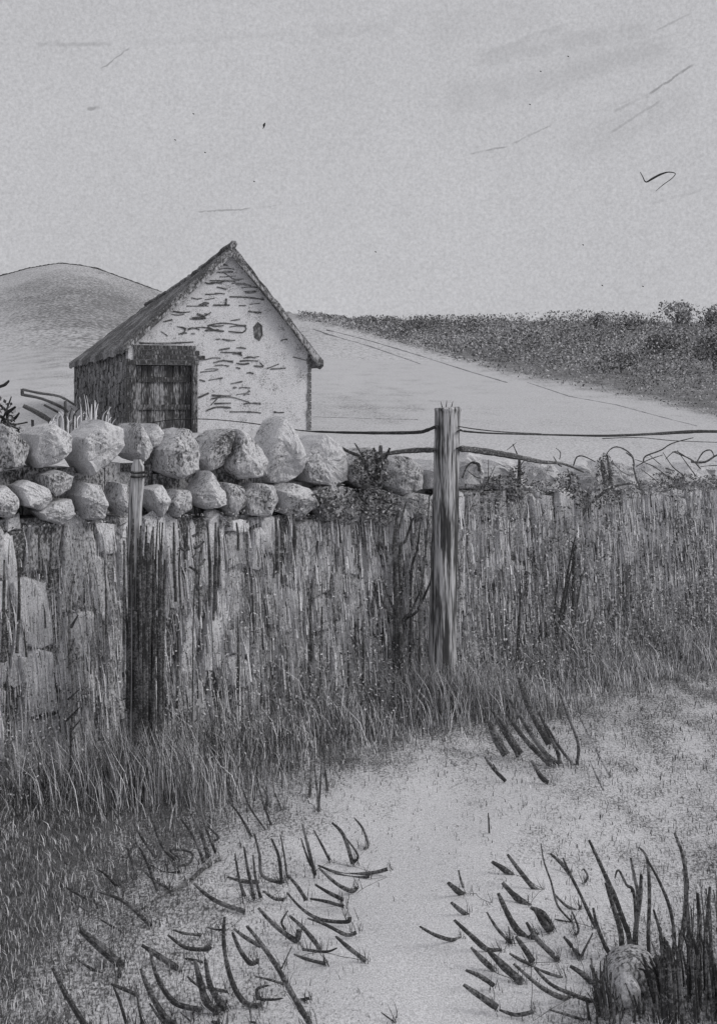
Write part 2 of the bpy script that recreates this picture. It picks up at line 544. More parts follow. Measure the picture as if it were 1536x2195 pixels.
for _ in range(95):
    cx, cy = rq.uniform(690, 1240), rq.uniform(250, 890)
    top = 150 + abs(cx - 990) * (1.28 if cx > 990 else .95) + 55
    if cy < top or (cx < 900 and 540 < cy) or (cx > 1080 and cy > 440 and rq.random() < .75): continue
    l = rq.uniform(8, 40)
    DASH.append([(cx - l, cy + rq.uniform(-4, 4)), (cx, cy + rq.uniform(-6, 4)), (cx + l, cy + rq.uniform(-4, 4))])
mb = MB()
for st in DASH:
    pts = []
    for (cx, cy) in st:
        a, z = front_at(cx / 2, 450 + cy / 2)
        pts.append(bp(a, -.006, z))
    r = random.uniform(.012, .024)
    mb.tube(pts, [r * random.uniform(.6, 1.1) for _ in pts], 6, samples=3, wob=.3)
mb.build('slate_pinning', M['sliver'], barn)
mb = MB()
a0, z1 = front_at(543, 692); a1, z0 = front_at(564, 727)
prism(mb, [(a0 + .03, z0 + .03), (a0 + (a1 - a0) * .6, z0 - .05), (a1 - .01, z0 + .10), (a1 - .03, z1 - .06), (a0 + (a1 - a0) * .45, z1 + .03), (a0, z1 - .10)], -.012, .1)  # solid block, the hole's darkness put into its colour
tag(mb.build('vent', M['darkwood_shade'], barn), 'small dark slit high in the gable')
# doorway: slate lintel courses, frame, plank door
mb = MB()
for j in range(3):
    a = front_at(286, 760)[0]
    a_end = front_at(440 - 8 * j, 760)[0]
    z0 = DZ + .12 + j * .115
    while a < a_end - .05:
        w = random.uniform(.18, .4); e = min(a + w, a_end)
        bbox(mb, a + .008, e - .008, -.02 - random.uniform(0, .03), .1, z0 + .006, z0 + .105)
        a = e
tag(mb.build('lintel', M['frame'], barn), 'dark slate courses over the doorway')
dfr = MB()
fw = .11
bbox(dfr, D0 - fw, D0, -.04, .2, ZB, DZ); bbox(dfr, D1, D1 + fw, -.05, .2, ZB, DZ)
bbox(dfr, D0 - fw - .03, D1 + fw + .03, -.045, .2, DZ + .003, DZ + .105)
dfr.build('door_frame', M['frame'], barn)
mb = MB()
a = D0 + .004
while a < D1 - .02:
    e = min(a + random.uniform(.12, .2), D1 - .004)
    bbox(mb, a + .006, e - .006, .13 + random.uniform(0, .03), .2, ZB, DZ - .02)
    a = e
door = mb.build('door', M['darkwood_shade'], barn)
mb = MB(); bbox(mb, D0 + .05, D1 - .05, .10, .128, 1.35, 1.47); bbox(mb, D0 + .05, D1 - .05, .10, .128, 2.0, 2.12)
mb.build('door_ledge', M['frame'], door)

# ------------------------------------------------------------------ stones
def stone(mb, poly, d, thick=.26, push=0.0, seed=0, mi=0, normal=None, rough=.035, amp=1.0):
    """irregular stone whose silhouette is poly (photo px at distance d(u)), rounded front and back"""
    rnd = random.Random(seed)
    nv = Vector((WN.x, WN.y, 0)) if normal is None else Vector(normal)
    pts = []
    n = len(poly)
    for i in range(n):
        p0, p1, p2, p3 = poly[i - 1], poly[i], poly[(i + 1) % n], poly[(i + 2) % n]
        for k in range(5):
            t = k / 5
            lin = (p1[0] * (1 - t) + p2[0] * t, p1[1] * (1 - t) + p2[1] * t)
            cat = tuple(.5 * (2 * p1[j] + (p2[j] - p0[j]) * t + (2 * p0[j] - 5 * p1[j] + 4 * p2[j] - p3[j]) * t * t + (3 * p1[j] - p0[j] - 3 * p2[j] + p3[j]) * t ** 3) for j in (0, 1))
            pts.append((lin[0] * .92 + cat[0] * .08, lin[1] * .92 + cat[1] * .08))
    P = [at(u, r, d(u) if callable(d) else d) for u, r in pts]
    c = sum(P, Vector()) / len(P)
    rad = sum((p - c).length for p in P) / len(P)
    off = (rnd.uniform(-.45, .45), rnd.uniform(-.35, .45))
    ax = Vector((WD.x, WD.y, 0)) if normal is None else nv.cross(Vector((0, 0, 1))).normalized()
    rings = [(-.5, .6), (-.4, .94), (-.1, 1.0), (.15, 1.0), (.30, .985), (.40, .95), (.45, .88), (.47, .76), (.485, .60), (.495, .42), (.5, .22), (.5, .08)]
    cr_a = rnd.uniform(.2, 1.3) * rnd.choice((-1, 1))
    cr = ax * math.cos(cr_a) + Vector((0, 0, math.sin(cr_a)))
    cr_o, cr_k = rnd.uniform(-.35, .35) * rad, rnd.uniform(.35, .75)
    k0 = len(mb.v)
    m = len(P)
    ph = [rnd.uniform(0, 6.28) for _ in range(6)]
    for (t, s) in rings:
        cc = c + ax * (off[0] * rad * (1 - s) * .8) + Vector((0, 0, off[1] * rad * (1 - s) * .8))
        for i, p in enumerate(P):
            an = 6.2832 * i / m
            w = 1 + rough * (math.sin(3 * an + ph[0] + 5 * t) * .5 + math.sin(5 * an + ph[1] - 9 * t) * .35 + rnd.uniform(-.35, .35)) * (1 if s < .99 else .35)
            q = cc + (p - c) * (s * w) + nv * (push + t * thick)
            f1 = 1.6 / rad
            if t > .1:
                q = q - nv * (cr_k * abs((q - c).dot(cr) - cr_o) * (t - .1) * 2.2)
            q = q + nv * (amp * rad * (.20 * noise.noise(q * f1 + Vector((seed * 3.1, 0, 0))) + .09 * noise.noise(q * f1 * 3.1) + .05 * noise.noise(q * f1 * 8)) * (1 if t > .1 else .4))
            q = q + Vector((noise.noise(q * f1 * 2.5 + Vector((9, 0, 0))), 0, noise.noise(q * f1 * 2.5 + Vector((0, 9, 0))))) * (rad * .05)
            mb.v.append(tuple(q))
    for j in range(len(rings) - 1):
        for i in range(m):
            i2 = (i + 1) % m
            mb.face((k0 + j * m + i, k0 + j * m + i2, k0 + (j + 1) * m + i2, k0 + (j + 1) * m + i), mi)
    mb.face([k0 + i for i in reversed(range(m))], mi)
    mb.face([k0 + (len(rings) - 1) * m + i for i in range(m)], mi)


# ------------------------------------------------------------------ the dry stone wall
wall = thing('dry_stone_wall', (*wall_xy(2.3), 0), 'overgrown dry stone wall with upright coping stones crossing the whole view', 'wall')


def wall_top(u): return float(np.interp(u, [-1500, 0, 300, 650, 850, 1000, 1536, 2200], [1125, 1112, 1110, 1106, 1096, 1052, 1052, 1060]))


mb = MB()
S_A, S_B = -2.4, 9.0


def u_of(s, off=0.0):
    p = wall_xy(s, off)
    return CX + F * p.x / p.y


def top_z(s):
    p = wall_xy(s)
    return EYE - (wall_top(u_of(s)) - HZ) / F * p.y


def wbox(mb, s0, s1, o0, o1, z0, z1, mi=0, ch=.0, tilt=0.0):
    """block in the wall: along s, from depth o0 (front, towards the camera) back to o1"""
    P = []
    for z in (z0, z1):
        sh = tilt * (z - z0)
        for (s, o) in ((s0, o0), (s1, o0), (s1, o1), (s0, o1)):
            q = wall_xy(s + sh, o)
            P.append(Vector((q.x, q.y, z)))
    mb.hull8(P, mi)


s = S_A
while s < S_B:
    w = .3
    t = top_z(s + .15)
    wbox(mb, s, s + w - .002, -.035, -.46, -.05, t, 1)
    u = u_of(s + .15)
    if u < 945:   # hearting between the copes
        for j in range(4):
            wbox(mb, s + j * .075, s + j * .075 + .072, -.13 - random.uniform(0, .03), -.34, t + .002, t + (.215 if u < 700 else .16 if u < 860 else .11) + random.uniform(-.03, .02), 3)
    else:
        wbox(mb, s, s + w - .002, -.10, -.36, t + .002, t + .03, 1)
    s += w
s = S_A
rw = random.Random(5)
while s < S_B:
    w = rw.choice((rw.uniform(.04, .07), rw.uniform(.07, .12), rw.uniform(.10, .16)))
    t = top_z(s + w / 2)
    z = -.05 - rw.uniform(0, .3)
    while z < t - .03:
        h = rw.choice((rw.uniform(.08, .2), rw.uniform(.15, .35), rw.uniform(.3, .5)))
        z1 = z + h if z + h < t - .14 else t + rw.uniform(-.055, .03)
        o = rw.uniform(-.028, .018)
        tilt = rw.uniform(-.22, .22)
        g = .002
        # upright slab: outline with uneven shoulders, pointed or square heads; back, shoulder and front rings
        sh = [rw.uniform(.0, .35) for _ in range(4)]
        out = [(0, .12 * sh[0]), (.5, -.03 * sh[1]), (1, .12 * sh[2]), (1 - .1 * sh[3], .45), (1, .96 - .25 * sh[0]), (.5 + .9 * (sh[1] - .17), 1.0), (0, .97 - .25 * sh[2]), (.1 * sh[1], .5)]
        rings = []
        for (off, ins) in ((-.07, .0), (o - .022, .001), (o - .006, .006), (o, .014)):
            ring = []
            for (fs_, fz) in out:
                ss = s + g + ins + (w - 2 * g - 2 * ins) * fs_
                zz = z + g + ins * 1.5 + (z1 - z - 2 * g - 3 * ins) * fz
                q = wall_xy(ss + tilt * (zz - z) + rw.uniform(-.003, .003), off + rw.uniform(-.005, .005))
                ring.append((q.x, q.y, zz + rw.uniform(-.016, .016)))
            rings.append(ring)
        vs = [p for r_ in rings for p in r_]
        fs = [tuple(range(24, 32))]
        for j in range(3):
            for i in range(8):
                i2 = (i + 1) % 8
                fs.append((j * 8 + i, j * 8 + i2, (j + 1) * 8 + i2, (j + 1) * 8 + i))
        mb.add(vs, fs, rw.choices((0, 2, 3), (5, 4, 1))[0])
        z = z1
    s += w
mb.build('wall_body', [M['slab'], M['core'], M['greyslab'], M['darkstone']], wall)

COPE = [  # outline in photo px, material, push towards the camera
    ([(-45, 985), (-30, 930), (10, 915), (50, 925), (72, 960), (60, 1000), (0, 1012)], 'darkstone', -.06),
    ([(78, 935), (95, 922), (125, 915), (150, 925), (168, 937), (158, 968), (130, 988), (100, 1000), (82, 975)], 'stone', -.04),
    ([(178, 940), (200, 922), (222, 908), (250, 914), (276, 922), (272, 955), (240, 988), (200, 1012), (181, 985)], 'stone', -.02),
    ([(303, 930), (318, 914), (335, 935), (345, 965), (325, 988), (305, 972)], 'greystone', -.10),
    ([(338, 935), (362, 914), (374, 930), (366, 960), (346, 962)], 'stone', -.14),
    ([(355, 965), (375, 937), (400, 926), (425, 930), (440, 960), (432, 1005), (395, 1022), (360, 1008)], 'greystone', -.03),
    ([(453, 985), (470, 948), (490, 934), (518, 928), (506, 965), (492, 1000), (468, 1008)], 'darkstone', -.10),
    ([(505, 988), (525, 931), (555, 941), (574, 965), (578, 990), (560, 1020), (525, 1024), (508, 1007)], 'greystone', -.03),
    ([(582, 1005), (592, 950), (610, 918), (630, 905), (648, 925), (658, 965), (655, 1012), (625, 1032), (600, 1030)], 'stone', -.05),
    ([(662, 985), (680, 955), (705, 941), (735, 955), (757, 985), (755, 1027), (715, 1040), (678, 1030)], 'stone', -.03),
    ([(760, 1000), (780, 978), (815, 968), (838, 987), (835, 1032), (790, 1048), (762, 1032)], 'darkstone', -.06),
    ([(838, 992), (860, 977), (895, 985), (925, 1012), (922, 1048), (870, 1058), (838, 1042)], 'greystone', -.06),
    ([(930, 1010), (950, 992), (975, 1000), (982, 1045), (935, 1048)], 'stone', -.08),
    ([(985, 1010), (1005, 988), (1030, 992), (1041, 1015), (1032, 1048), (990, 1048)], 'stone', -.05),
    ([(1045, 1032), (1070, 1004), (1105, 1002), (1130, 1025), (1120, 1052), (1055, 1052)], 'stone', -.06),
    ([(1135, 1030), (1160, 1008), (1190, 1004), (1213, 1025), (1205, 1054), (1145, 1054)], 'stone', -.05),
    ([(1217, 1034), (1240, 1012), (1272, 1006), (1292, 1030), (1285, 1056), (1228, 1056)], 'greystone', -.05),
    ([(1296, 1030), (1318, 1006), (1350, 1002), (1376, 1024), (1368, 1054), (1305, 1054)], 'stone', -.05),
    ([(1380, 1034), (1402, 1010), (1440, 1006), (1462, 1030), (1452, 1056), (1390, 1056)], 'greystone', -.05),
    ([(1466, 1030), (1490, 1008), (1530, 1006), (1552, 1028), (1545, 1056), (1475, 1056)], 'greystone', -.05),
    ([(1556, 1030), (1580, 1006), (1610, 1002), (1638, 1026), (1630, 1056), (1565, 1056)], 'stone', -.05),
    ([(-22, 1055), (15, 1042), (38, 1070), (25, 1108), (-15, 1104)], 'greystone', .01),
    ([(40, 1042), (60, 1030), (95, 1045), (102, 1070), (85, 1092), (50, 1082)], 'stone', .02),
    ([(80, 1097), (105, 1077), (145, 1070), (151, 1100), (125, 1122), (95, 1114)], 'stone', .03),
    ([(98, 1020), (125, 1008), (152, 1020), (148, 1048), (115, 1062), (97, 1045)], 'darkstone', .01),
    ([(165, 1062), (180, 1036), (210, 1040), (220, 1075), (215, 1110), (180, 1110)], 'stone', .03),
    ([(243, 1075), (252, 1035), (270, 1040), (275, 1090), (258, 1102)], 'greystone', .02),
    ([(320, 1050), (345, 1040), (358, 1070), (345, 1106), (325, 1082)], 'stone', .02),
    ([(360, 1077), (375, 1052), (395, 1050), (403, 1090), (375, 1106)], 'greystone', .02),
    ([(411, 1056), (440, 1010), (460, 1040), (476, 1056), (471, 1080), (435, 1088), (418, 1076)], 'stone', .05),
    ([(482, 1035), (510, 1040), (520, 1080), (500, 1106), (484, 1087)], 'darkstone', .01),
    ([(525, 1062), (545, 1036), (575, 1040), (590, 1075), (570, 1106), (535, 1102)], 'greystone', .03),
    ([(595, 1052), (620, 1036), (655, 1046), (668, 1080), (640, 1110), (605, 1097)], 'greystone', .03),
    ([(672, 1060), (700, 1043), (750, 1046), (770, 1085), (740, 1122), (690, 1112)], 'darkstone', .03),
    ([(775, 1062), (810, 1048), (850, 1062), (850, 1107), (810, 1127), (780, 1107)], 'darkstone', .02),
    ([(858, 1075), (885, 1056), (920, 1062), (925, 1100), (890, 1112), (862, 1102)], 'greystone', .0),
]
for i, (poly, mt, push) in enumerate(COPE):
    mb = MB()
    gx, gy = sum(q[0] for q in poly) / len(poly), sum(q[1] for q in poly) / len(poly)
    poly = [(gx + (q[0] - gx) * 1.07, gy + (q[1] - gy) * (1.07 if q[1] > gy else 1.02)) for q in poly]
    if 12 < i < 21:
        poly = [(gx + (q[0] - gx) * 1.03, gy + (q[1] - gy) * (1.5 if q[1] < gy else 1.1) - 4) for q in poly]
        mt = 'stone'
    if i < 13:
        top, low_ = min(q[1] for q in poly), max(q[1] for q in poly)
        apx = min(poly, key=lambda q: q[1])[0]
        poly = [(q[0] + (apx - q[0]) * .42 * max(0, (gy - q[1]) / (gy - top)) , gy + (q[1] - gy) * (1.16 if q[1] < gy else 1.04)) for q in poly]
    second = poly[0][1] > 1035 or push > 0
    stone(mb, poly, wall_d, thick=.20 if second else .30, push=push - (.05 if second else .08), seed=40 + i)
    mb.build('coping_stone', M[mt], wall)
for i, (sa, sb) in enumerate([(-2.3, -1.95), (-1.9, -1.6), (-1.55, -1.2), (-1.15, -.8), (-.75, -.4), (-.38, -.12)]):   # the wall runs on to the left
    mb = MB()
    z = top_z(sa) + .02
    rr = random.Random(i)
    q0, q1 = wall_xy(sa, -.1), wall_xy(sb, -.1)
    mb2 = [(u_of(sa), 0)]
    P = []
    d = lambda u: wall_d(u)
    ua, ub = u_of(sa), u_of(sb)
    da, db = wall_d(ua), wall_d(ub)
    row = lambda zz, dd: HZ - (zz - EYE) * F / dd
    um = (ua + ub) / 2; dm = wall_d(um)
    stone(mb, [(ua, row(z, da)), (ua + (um - ua) * .3, row(z + .26, da)), (um, row(z + .34, dm)), (ub, row(z + .2, db)), (ub, row(z, db)), (um, row(z - .03, dm))], wall_d, thick=.3, push=-.12, seed=200 + i)
    mb.build('coping_stone', M['greystone'], wall)

# ------------------------------------------------------------------ fence: post with wires
PD = 5.66
fence = thing('wire_fence', at(950, 1517, PD), 'weathered round fence post with two sagging wires in front of the wall', 'fence')
mb = MB()
rows = [(959, 873, 25), (959, 878, 29), (958, 900, 27), (957, 960, 27), (955, 1060, 28), (952, 1180, 29), (949, 1300, 29), (946, 1430, 30), (944, 1540, 31)]
mb.tube([at(u, r, PD) for u, r, w in rows], [w * PD / F for u, r, w in rows], 22, samples=3, wob=.025)
post = mb.build('post', M['post'], fence, smooth=True)
for (u, r) in ((934, 915), (985, 925), (931, 966), (983, 962)):
    mb = MB()
    p = at(u, r, PD - .058)
    mb.tube([p + Vector((-.012, .03, 0)), p + Vector((-.006, -.01, .004)), p + Vector((.012, .03, .004))], .0035, 5)
    mb.build('staple', M['wire'], post)
mb = MB()
for (u, w) in ((948, -4), (955, 2), (966, 4)):
    b = at(u, 876, PD)
    mb.tube([b, at(u + w * .6, 867, PD), at(u + w, 856 + abs(w), PD)], [.0032, .0024, .001], 5)
tag(mb.build('moss_sprig', M['twig'], post), 'small dry sprigs growing on the post top')


def wire(pts, r, mat, name='wire'):
    mb = MB()
    mb.tube([at(u, row, d) for u, row, d in pts], [k for k in r] if hasattr(r, '__len__') else r, 6, samples=5, wob=.12)
    return mb.build(name, M[mat], fence)


wire([(934, 914, PD - .06), (915, 922, 5.70), (890, 927, 5.75), (800, 928, 5.95), (700, 926, 6.2), (640, 922, 6.35), (520, 905, 6.6), (420, 898, 6.8), (330, 905, 7.1), (200, 935, 7.5), (-200, 980, 8.5)],
     [.008, .0095, .0095, .0085, .006, .003, .0028, .0028, .0028, .0028, .0028], 'wire')
wire([(986, 922, PD - .055), (1000, 925, 5.72), (1060, 929, 5.85), (1180, 932, 6.1), (1300, 934, 6.4), (1400, 930, 6.7), (1470, 926, 6.9), (1540, 925, 7.1), (1800, 930, 8.0), (2700, 920, 13.0)],
     [.006, .005, .0042, .005, .0062, .0085, .0105, .0090, .006, .006], 'wire')
wire([(982, 914, PD - .05), (1020, 920, 5.75), (1080, 926, 5.9), (1160, 930, 6.1)], .0028, 'wire')
wire([(986, 962, PD - .05), (1010, 964, 5.70), (1060, 971, 5.8), (1110, 980, 5.92), (1160, 990, 6.05), (1205, 994, 6.15), (1250, 1012, 6.25)],
     [.0165, .0165, .0165, .0145, .010, .007, .004], 'rail')
wire([(930, 965, PD - .05), (900, 965, 5.66), (860, 968, 5.64), (825, 974, 5.62), (795, 988, 5.60)], [.013, .013, .012, .010, .006], 'rail')
wire([(1290, 940, 6.4), (1370, 938, 6.6), (1450, 945, 6.85), (1600, 950, 7.3)], .0022, 'wire')

# old leaning post on the left
OD = 4.58
old = thing('old_post', at(285, 1660, OD), 'bleached split post with two dark wire loops standing against the wall', 'post')
mb = MB()


def plank(mb, rows, d, depth):
    rr = random.Random(2)
    k0 = len(mb.v)
    for (u0, u1, r) in rows:
        for (u, dd) in ((u0, d), ((u0 * .7 + u1 * .3), d - depth * .5), ((u0 * .2 + u1 * .8), d - depth * .5), (u1, d), (u1, d + depth), (u0, d + depth)):
            mb.v.append(tuple(at(u + rr.uniform(-1.5, 1.5), r, dd)))
    for j in range(len(rows) - 1):
        for i in range(6):
            i2 = (i + 1) % 6
            mb.face((k0 + j * 6 + i, k0 + j * 6 + i2, k0 + (j + 1) * 6 + i2, k0 + (j + 1) * 6 + i))
    mb.face([k0 + i for i in range(6)]); mb.face([k0 + (len(rows) - 1) * 6 + i for i in reversed(range(6))])


plank(mb, [(286, 303, 985), (283, 309, 1000), (279, 309, 1030), (276, 306, 1080), (275, 303, 1140), (278, 300, 1250), (280, 300, 1400), (280, 300, 1660)], OD, .05)
mb.build('shaft', M['palepost'], old)
for r in (1013, 1022):
    mb = MB()
    mb.tube([at(282, r - 1, OD + .02), at(283, r, OD - .028), at(296, r + 1, OD - .036), at(309, r - 1, OD - .028), at(311, r - 2, OD + .02)], .0052, 5)
    mb.build('wire_loop', M['wire'], old)

# ------------------------------------------------------------------ strokes of grass, rushes and stems
def strokes_mesh(mb, strokes, depth=None, spread=.03, scale=1.18, taper=.42, mi=0, flat=.4, rnd=random, roots=0):
    """each stroke: (list of photo px points, width px). The lowest end roots in the ground."""
    feet = []
    for pts, w in strokes:
        if pts[0][1] > pts[-1][1]:
            pts = pts[::-1]                      # tip first, root last
        low = max(p[1] for p in pts)
        d = depth(pts) if callable(depth) else (depth if depth else EYE * F / (low + 2 - HZ))
        lean = rnd.uniform(-spread, spread)
        n = len(pts)
        P, Rd = [], []
        for i, (u, r) in enumerate(pts):
            t = i / (n - 1)
            dd = d * (1 + lean * (1 - t))
            P.append(at(u, r, dd))
            Rd.append(.5 * w * scale * d / F * (taper + (1 - taper) * (t ** .6)) * (1 if i < n - 1 else .85))
        mb.tube(P, Rd, 5, samples=4, flat=flat, mi=mi, wob=.10)
        if roots:
            f_ = P[-1]
            if feet:
                g_ = min(feet, key=lambda q: (q - f_).length)
                run = [f_.lerp(g_, t_) for t_ in (0, .25, .5, .75, 1)]
                mb.tube([Vector((q.x + (rnd.uniform(-.006, .006) if 0 < j < 4 else 0), q.y, float(gz(q.x, q.y)) + .0005)) for j, q in enumerate(run)], .0007, 3, samples=3)
            feet.append(f_)
        for _ in range(roots):
            b = P[-1] + Vector((rnd.gauss(0, .010), rnd.gauss(0, .010), -.004))
            hh = rnd.uniform(.012, .045)
            tip = b + Vector((rnd.uniform(-.6, .25) * hh, rnd.uniform(-.3, .3) * hh, hh))
            mb.tube([b, (b + tip) / 2 + Vector((rnd.uniform(-.1, .1) * hh, 0, .05 * hh)), tip], [.0013, .0010, .0004], 3, samples=2)


def conv(lst, ox, oy, k):
    return [([(ox + x * k, oy + y * k) for x, y in pts], w) for pts, w in lst]


C6 = [([(205, 770), (250, 860), (320, 975), (345, 1010)], 14), ([(310, 620), (380, 680), (470, 760)], 22), ([(300, 735), (370, 780), (450, 810), (468, 785)], 9), ([(430, 830), (480, 850), (540, 875)], 10), ([(440, 840), (465, 900), (490, 985)], 8), ([(530, 860), (540, 930), (552, 985)], 7),
      ([(390, 580), (440, 610), (485, 640)], 6), ([(375, 470), (480, 510), (585, 605)], 10), ([(255, 455), (320, 490), (375, 515)], 9), ([(305, 525), (340, 545), (370, 540)], 8), ([(375, 385), (410, 405), (450, 450)], 7), ([(515, 200), (560, 280), (605, 340)], 7), ([(575, 100), (590, 190), (630, 300), (680, 350)], 7), ([(545, 380), (600, 430), (655, 460)], 7), ([(775, 60), (775, 140), (800, 230), (835, 320)], 7), ([(700, 190), (750, 260), (790, 360)], 8), ([(740, 170), (780, 250), (805, 340)], 9), ([(800, 215), (845, 260), (830, 275)], 6),
      ([(750, 440), (800, 485), (860, 520), (950, 550)], 11), ([(910, 325), (925, 420), (945, 490)], 7), ([(945, 300), (960, 390), (985, 500)], 8), ([(980, 330), (990, 420), (1010, 495)], 7), ([(985, 250), (1005, 330), (1015, 410), (1090, 440)], 8), ([(1050, 265), (1080, 340), (1090, 440)], 8), ([(1085, 250), (1100, 330), (1112, 420)], 5), ([(880, 415), (940, 432), (1000, 436)], 10), ([(1020, 470), (1060, 498), (1100, 504)], 9),
      ([(1170, 210), (1190, 290), (1220, 410)], 8), ([(1165, 265), (1190, 340), (1215, 390)], 6), ([(1215, 235), (1245, 290), (1275, 350)], 6), ([(1285, 205), (1330, 255), (1365, 365)], 10), ([(1340, 265), (1385, 330), (1370, 360)], 6), ([(1370, 185), (1405, 230), (1425, 295), (1410, 303)], 7), ([(1230, 370), (1330, 405), (1440, 400), (1500, 385)], 9), ([(1235, 380), (1300, 440), (1360, 470), (1382, 455)], 10), ([(1260, 385), (1350, 415), (1430, 415)], 7),
      ([(1115, 410), (1150, 450), (1185, 505)], 9), ([(1220, 445), (1270, 475), (1330, 505)], 9), ([(1200, 500), (1260, 510), (1330, 530)], 8), ([(1110, 475), (1170, 540), (1240, 580), (1340, 590), (1355, 572)], 9), ([(1190, 575), (1260, 600), (1340, 640), (1380, 630)], 9), ([(1000, 535), (1050, 590), (1110, 640), (1150, 660), (1160, 620)], 13), ([(1115, 545), (1090, 590), (1105, 620)], 6), ([(1120, 565), (1180, 620), (1240, 695)], 11), ([(1170, 695), (1260, 705), (1305, 690)], 7), ([(1300, 645), (1350, 690), (1415, 740)], 11), ([(1140, 715), (1190, 735), (1260, 752)], 9),
      ([(955, 605), (1000, 660), (1070, 760), (1120, 850), (1160, 920), (1200, 985)], 13), ([(905, 615), (950, 650), (1010, 685)], 10), ([(900, 630), (930, 700), (970, 750), (1000, 740)], 12), ([(870, 570), (865, 650), (880, 760), (915, 860), (960, 910), (1015, 910)], 12), ([(800, 610), (830, 618), (860, 620)], 5), ([(670, 620), (720, 635), (780, 640)], 8), ([(650, 640), (720, 690), (800, 695), (815, 683)], 11), ([(670, 730), (740, 735), (785, 745)], 7), ([(550, 680), (620, 725), (690, 770)], 15),
      ([(580, 690), (600, 780), (640, 860), (690, 910), (780, 930)], 13), ([(545, 770), (580, 860), (640, 960), (680, 985)], 15), ([(755, 740), (775, 820), (800, 900), (850, 940)], 18), ([(795, 735), (815, 840), (870, 930)], 15), ([(725, 800), (770, 835), (880, 860)], 8), ([(990, 800), (1050, 815), (1100, 830)], 7), ([(1000, 890), (995, 850), (1040, 835)], 8), ([(1010, 890), (1060, 890), (1095, 885)], 7), ([(1130, 685), (1090, 770)], 4), ([(1110, 860), (1160, 890), (1195, 885)], 9), ([(580, 905), (610, 950), (640, 985)], 8), ([(700, 940), (740, 975)], 6), ([(910, 975), (990, 980)], 7), ([(1475, 940), (1530, 980)], 5),
      ([(885, 120), (930, 180), (975, 260)], 6), ([(935, 60), (970, 150), (1030, 235)], 5), ([(995, 40), (1020, 130), (1050, 215)], 6), ([(1010, 60), (1035, 100), (1030, 140)], 5), ([(1065, 90), (1090, 155)], 5), ([(1205, -30), (1200, 80), (1190, 130)], 8), ([(1215, -25), (1230, 100), (1230, 170)], 6), ([(1245, -40), (1238, 90), (1232, 170)], 5), ([(1255, -30), (1265, 60), (1268, 100)], 7),
      ([(690, 340), (660, 310), (740, 320), (735, 360), (690, 372)], 6), ([(490, 290), (510, 350), (530, 420)], 9), ([(585, 370), (640, 400), (700, 395)], 7), ([(640, 350), (650, 390)], 6), ([(540, 300), (570, 360), (610, 470)], 7), ([(820, 980), (850, 985)], 18), ([(750, 900), (800, 925), (860, 915)], 14)]
TUFTS = [  # centre in the same crop, label
    ((320, 880), 'long sloping dark grass blades at the bottom left corner of the bank'),
    ((410, 720), 'broad smudged grass blades above the bottom left corner'),
    ((420, 500), 'thin slanting grass blades below and left of the fallen stick'),
    ((590, 320), 'curved grass blades with a curled loop just above the fallen stick'),
    ((790, 230), 'fan of dark upright grass blades above the stick end nearest the path'),
    ((990, 130), 'fine leaning grass blades halfway between the stick and the wall foot'),
    ((1230, 70), 'four upright grass blades standing alone at the path edge'),
    ((1000, 400), 'comb-like grass tuft of upright blades crossed by a flat blade'),
    ((1330, 270), 'hooked thin grass blades at the path edge, farthest from the stick'),
    ((1350, 415), 'flat grass blades reaching farthest out over the pale path'),
    ((1260, 560), 'hook-ended grass blades lying towards the path below the flat blades'),
    ((1090, 600), 'two thick short grass blades bent into a U'),
    ((1250, 720), 'short straight grass blades pointing down at the path'),
    ((1090, 850), 'long thick grass blade crossing small side blades at the bottom edge'),
    ((920, 760), 'tall J-shaped grass blade with shorter blades beside it'),
    ((790, 870), 'densest darkest grass tuft near the bottom edge of the bank'),
    ((600, 880), 'sweeping curved grass blades left of the densest tuft'),
    ((720, 670), 'short thick grass blades with upturned tips in the middle of the bank'),
    ((850, 490), 'single wavy grass blade hanging below the fallen stick'),
    ((1500, 960), 'one short grass blade alone on the pale path at the bottom edge'),
]
groups = [[] for _ in TUFTS]
for st in C6:
    ex, ey = st[0][-1] if st[0][-1][1] > st[0][0][1] else st[0][0]
    mx = (ex + sum(p[0] for p in st[0]) / len(st[0])) / 2; my = (ey + sum(p[1] for p in st[0]) / len(st[0])) / 2
    j = min(range(len(TUFTS)), key=lambda i: (TUFTS[i][0][0] - mx) ** 2 + 1.0 * (TUFTS[i][0][1] - my) ** 2)
    groups[j].append(st)
for (c, label), g in zip(TUFTS, groups):
    if not g: continue
    mb = MB()
    strokes_mesh(mb, conv(g, 0, 1650, .5534), roots=7)
    tag(mb.build('grass_tuft', M['tuftblade']), label, 'grass', 'dark grass tufts on the bank beside the path')

# the fallen stick
mb = MB()
pts = [(476, 1834), (437, 1863), (412, 1888), (385, 1903), (343, 1921), (305, 1950)]
P = [ground_pt(u, r + 4) + Vector((0, 0, .010)) for u, r in pts]
mb.tube(P, [.0055, .007, .0065, .0055, .004, .003], 6, wob=.15)
tag(mb.build('stick', M['frame']), 'thin straight stick lying on the grassy bank', 'stick')

